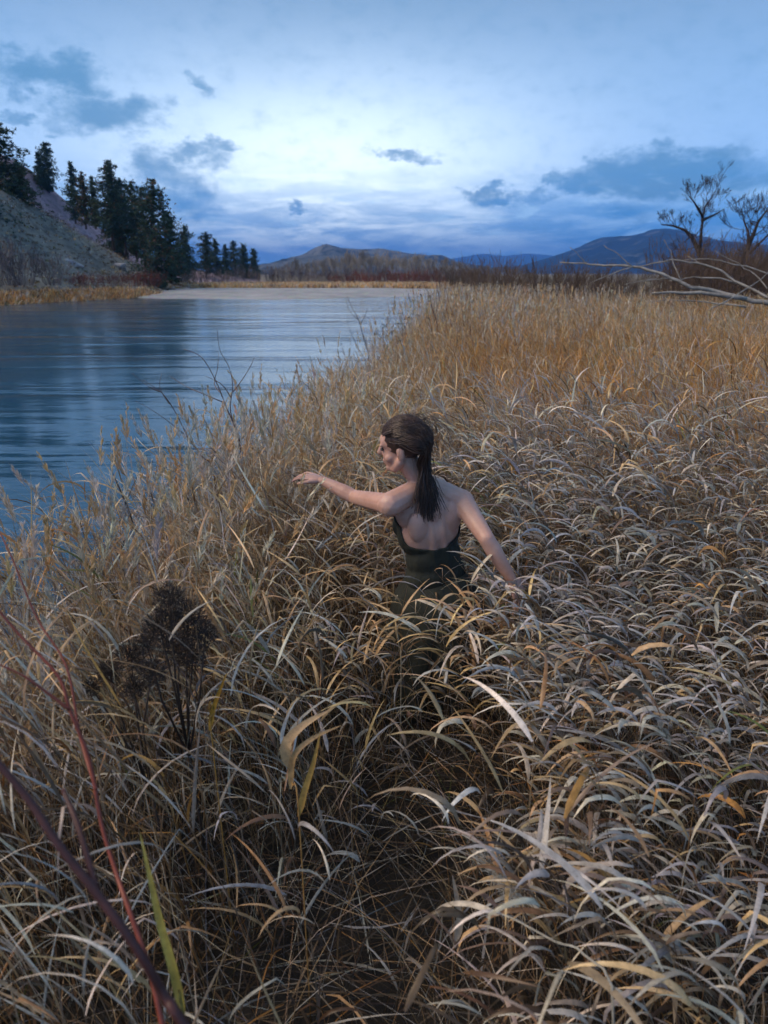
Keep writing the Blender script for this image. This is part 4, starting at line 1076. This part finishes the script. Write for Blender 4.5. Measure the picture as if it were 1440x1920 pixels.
# dark fluffy dead weeds at lower left
def weed(name, tops, Y, label, seed, R0):
    rr = random.Random(seed); t0 = W(tops[0][0], tops[0][1], Y); e = empty(name, (t0.x, t0.y, float(ground_z(t0.x, t0.y))))
    st = MB(); st.col = (.05, .035, .028); hd = []
    z0 = t0.z - e.location.z
    fork = Vector((0, 0, z0 * .55)); st.tube([Vector((0, 0, 0)), Vector((.01, 0, z0 * .3)), fork], [.005, .0045, .004], 6)
    for (u, v, r_) in tops:
        p = W(u, v, Y + rr.uniform(-.08, .08)) - e.location; q = fork.lerp(p, .5) + Vector((rr.gauss(0, .01), rr.gauss(0, .01), .02)); st.tube([fork, q, p], [.0035, .003, .002], 5); hd.append((p, r_))
    st.build('stem', M_TWIG, e)
    for p, r_ in hd:
        mb = MB(); R_ = R0 * r_
        for k in range(int(1000 * r_)):
            d = Vector((rr.gauss(0, 1), rr.gauss(0, 1), rr.gauss(0, 1.0))); d = d.normalized() * (rr.random() ** .45)
            g_ = rr.uniform(.5, 1.5); mb.col = (.042 * g_, .032 * g_, .028 * g_)
            dd = (d + Vector((rr.gauss(0, .5), rr.gauss(0, .5), rr.gauss(.3, .5)))).normalized(); s_ = dd.cross(Vector((rr.gauss(0, 1), rr.gauss(0, 1), rr.gauss(0, 1)))).normalized()
            mb.blade(p + Vector((d.x, d.y, d.z * 1.25)) * R_ * .8, dd, R_ * rr.uniform(.2, .6), .0024, s_)
        mb.build('seed_head', M_TWIG, e, smooth=False)
    tag(e, label, 'dead weed', 'dark dead weeds in the left foreground')
weed('dead_weed', [(318,1128,.8),(352,1165,1.0),(300,1180,.8),(385,1190,.6),(335,1215,.9),(275,1205,.5),(362,1235,.7)], 1.30, 'dark fluffy dead weed standing highest in the left foreground', 3, .062)
weed('dead_weed', [(245,1232,.8),(205,1262,.7),(285,1262,.7),(172,1290,.5),(250,1290,.6)], 1.25, 'lower dark fuzzy dead weed left of the tall one', 5, .056)

# red-stemmed dogwood close to the lens
def dog(Lines, rad, label, col):
    return polyplant('dogwood_shrub', Lines, rad, col, label, 'shrub', M_SMOOTHBARK)
dog([[(330,2060,.55),(300,1900,.58),(275,1800,.62),(240,1700,.66),(217,1634,.7),(190,1544,.74),(168,1426,.78),(131,1331,.80),(109,1267,.82),(41,1195,.84),(-40,1100,.86)],
     [(180,1480,.76),(150,1380,.84),(125,1250,.9),(70,1160,.95),(20,1040,1.0),(-20,960,1.05)], [(131,1331,.80),(90,1300,.8),(40,1265,.8),(-30,1235,.8)]],
    (.0052, .0022), 'red-barked dogwood stem rising at the left picture edge', (.20, .045, .025))
dog([[(430,2150,.42),(380,1985,.43),(330,1900,.44),(308,1866,.45),(254,1775,.46),(181,1675,.48),(104,1576,.5),(50,1494,.52),(-40,1390,.54)], [(181,1675,.48),(150,1560,.52),(118,1480,.56)]],
    (.0075, .0045), 'thick dark red-brown branch crossing the lower left corner close up', (.085, .028, .022))

# single stalks and leaves that stand out of the stand
def stalk(name, line, rad, col, label, leaf=None, cat='grass stalk'):
    e = polyplant(name, [line], rad, col, label, cat, M_GRASS)
    for lf in (leaf or []):
        P = np.array([[tuple(W(*p) - e.location) for p in lf['px']]]); P = P[:, :, :]
        t = np.linspace(0, P.shape[1] - 1, 14); i = np.minimum(t.astype(int), P.shape[1] - 2); f_ = (t - i)[:, None]
        # smooth the centre line
        X = P[0]; C = []
        for j, fr in zip(i, t - i):
            p0, p1, p2, p3 = X[max(0, j - 1)], X[j], X[j + 1], X[min(len(X) - 1, j + 2)]
            C.append(.5 * ((2 * p1) + (p2 - p0) * fr + (2 * p0 - 5 * p1 + 4 * p2 - p3) * fr ** 2 + (-p0 + 3 * p1 - 3 * p2 + p3) * fr ** 3))
        C = np.array(C)[None]; D = unit(np.gradient(C[0], axis=0))[None]
        sd_ = unit(np.cross(D, np.array(lf.get('n', (0, -.5, .8)))))
        tt = np.linspace(0, 1, 14)[None]; wd = lf['w'] * (np.minimum(1, tt * 5 + .3) * (1 - tt ** 2.4) + .03)
        S = Strips(); S.add(C, sd_, wd, np.array([lf['c']]), np.cross(D, sd_) * (wd * .16)[..., None])
        o = S.build('leaf', M_GRASS); o.parent = e
    return e
stalk('reed_stalk', [(1150,1915,.62),(1095,1790,.68),(1040,1765,.72),(960,1722,.80),(900,1702,.86),(850,1698,.9)], (.0024, .0014), (.42, .40, .34), 'pale bent stalk kinked over beside the trampled gap near the bottom',
      [{'px': [(935,1715,.83),(880,1695,.86),(830,1700,.88),(790,1735,.9)], 'w': .012, 'c': (.5, .44, .36)}])
stalk('reed_stalk', [(752,1240,1.9),(748,1210,1.9),(745,1176,1.9),(757,1170,1.9),(778,1178,1.9),(790,1200,1.9)], (.0028, .0016), (.55, .48, .35), 'pale stalk hooked over just in front of the dark dress')
stalk('reed_stalk', [(850,1780,.95),(852,1740,.96),(850,1700,.97)], (.0018, .0012), (.3, .24, .17), 'short upright stalk with one broad pale leaf in the trampled gap',
      [{'px': [(855,1765,.95),(862,1730,.95),(856,1680,.95),(848,1640,.95)], 'w': .017, 'c': (.52, .43, .33), 'n': (0, -1, .2)}])
stalk('reed_stalk', [(560,1520,1.02),(548,1470,1.05),(540,1420,1.06)], (.002, .0015), (.45, .26, .09), 'stalk with broad orange-tan leaves sweeping right, left of the gap',
      [{'px': [(545,1440,1.05),(535,1400,1.05),(565,1362,1.06),(620,1330,1.08)], 'w': .026, 'c': (.56, .37, .19), 'n': (0, -.8, .6)}, {'px': [(545,1480,1.05),(550,1420,1.05),(585,1385,1.06),(640,1360,1.08)], 'w': .015, 'c': (.55, .34, .15), 'n': (0, -.8, .6)},
       {'px': [(560,1530,1.02),(572,1480,1.02),(588,1430,1.02),(600,1375,1.03)], 'w': .016, 'c': (.6, .36, .1), 'n': (0, -1, .2)}])
stalk('reed_stalk', [(395,1360,1.2),(400,1330,1.2)], (.002, .0015), (.5, .3, .08), 'upright bright orange leaf right of the dark weeds',
      [{'px': [(393,1370,1.2),(400,1330,1.2),(412,1295,1.2),(425,1262,1.2)], 'w': .013, 'c': (.62, .33, .05), 'n': (0, -1, .2)}])
stalk('iris_leaf', [(345,1915,.60),(338,1880,.60)], (.003, .002), (.25, .22, .06), 'long yellow-green leaf standing close up at lower left',
      [{'px': [(345,1910,.60),(325,1820,.62),(300,1730,.64),(280,1640,.66),(262,1560,.68)], 'w': .016, 'c': (.33, .29, .07), 'n': (0, -1, .1)}], 'leaf')
# wisp of pale seed fluff caught in the gap
rr = random.Random(8); p = W(930, 1640, 1.05); e = empty('seed_wisp', (p.x, p.y, float(ground_z(p.x, p.y))))
mb = MB(); mb.col = (.3, .28, .24); a_ = W(985, 1720, .98) - e.location; c_ = W(895, 1600, 1.1) - e.location; mb.tube([Vector((a_.x, a_.y, 0)), a_, a_.lerp(c_, .5) + Vector((0, 0, .015)), c_], [.0016, .0014, .001, .0006], 5); mb.build('stem', M_GRASS, e)
mb = MB()
for k in range(420):
    t = rr.random(); q = a_.lerp(c_, t) + Vector((rr.gauss(0, .012), rr.gauss(0, .012), rr.gauss(.008, .01))); g_ = rr.uniform(.7, 1.1); mb.col = (.52 * g_, .54 * g_, .52 * g_)
    d = ((c_ - a_).normalized() + Vector((rr.gauss(0, .5), rr.gauss(0, .5), rr.gauss(0, .5)))).normalized(); mb.blade(q, d, rr.uniform(.02, .045), .0009, d.cross(Vector((0, 0, 1))).normalized())
mb.build('seed_fluff', M_GRASS, e, smooth=False)
tag(e, 'wisp of pale silvery seed fluff in the dark trampled gap', 'seed head')

# ------------------------------------------------------------------ air
m = Mat('air'); m.t.nodes.remove(m.p)
pvn = m.n('ShaderNodeVolumePrincipled'); pvn.inputs['Color'].default_value = (.11, .36, 1.0, 1); pvn.inputs['Density'].default_value = 2.0e-4; pvn.inputs['Anisotropy'].default_value = 0.0
m.l(pvn.outputs[0], m.out.inputs['Volume'])
bm = bmesh.new(); bmesh.ops.create_cube(bm, size=1, matrix=Matrix.Translation((0, 5000, 170)) @ Matrix.Diagonal((19400, 11000, 350, 1)))
me = bpy.data.meshes.new('haze'); bm.to_mesh(me); bm.free(); me.materials.append(m.m)
tag(link('haze', me), 'thin blue evening haze over the valley', 'haze', kind='stuff')
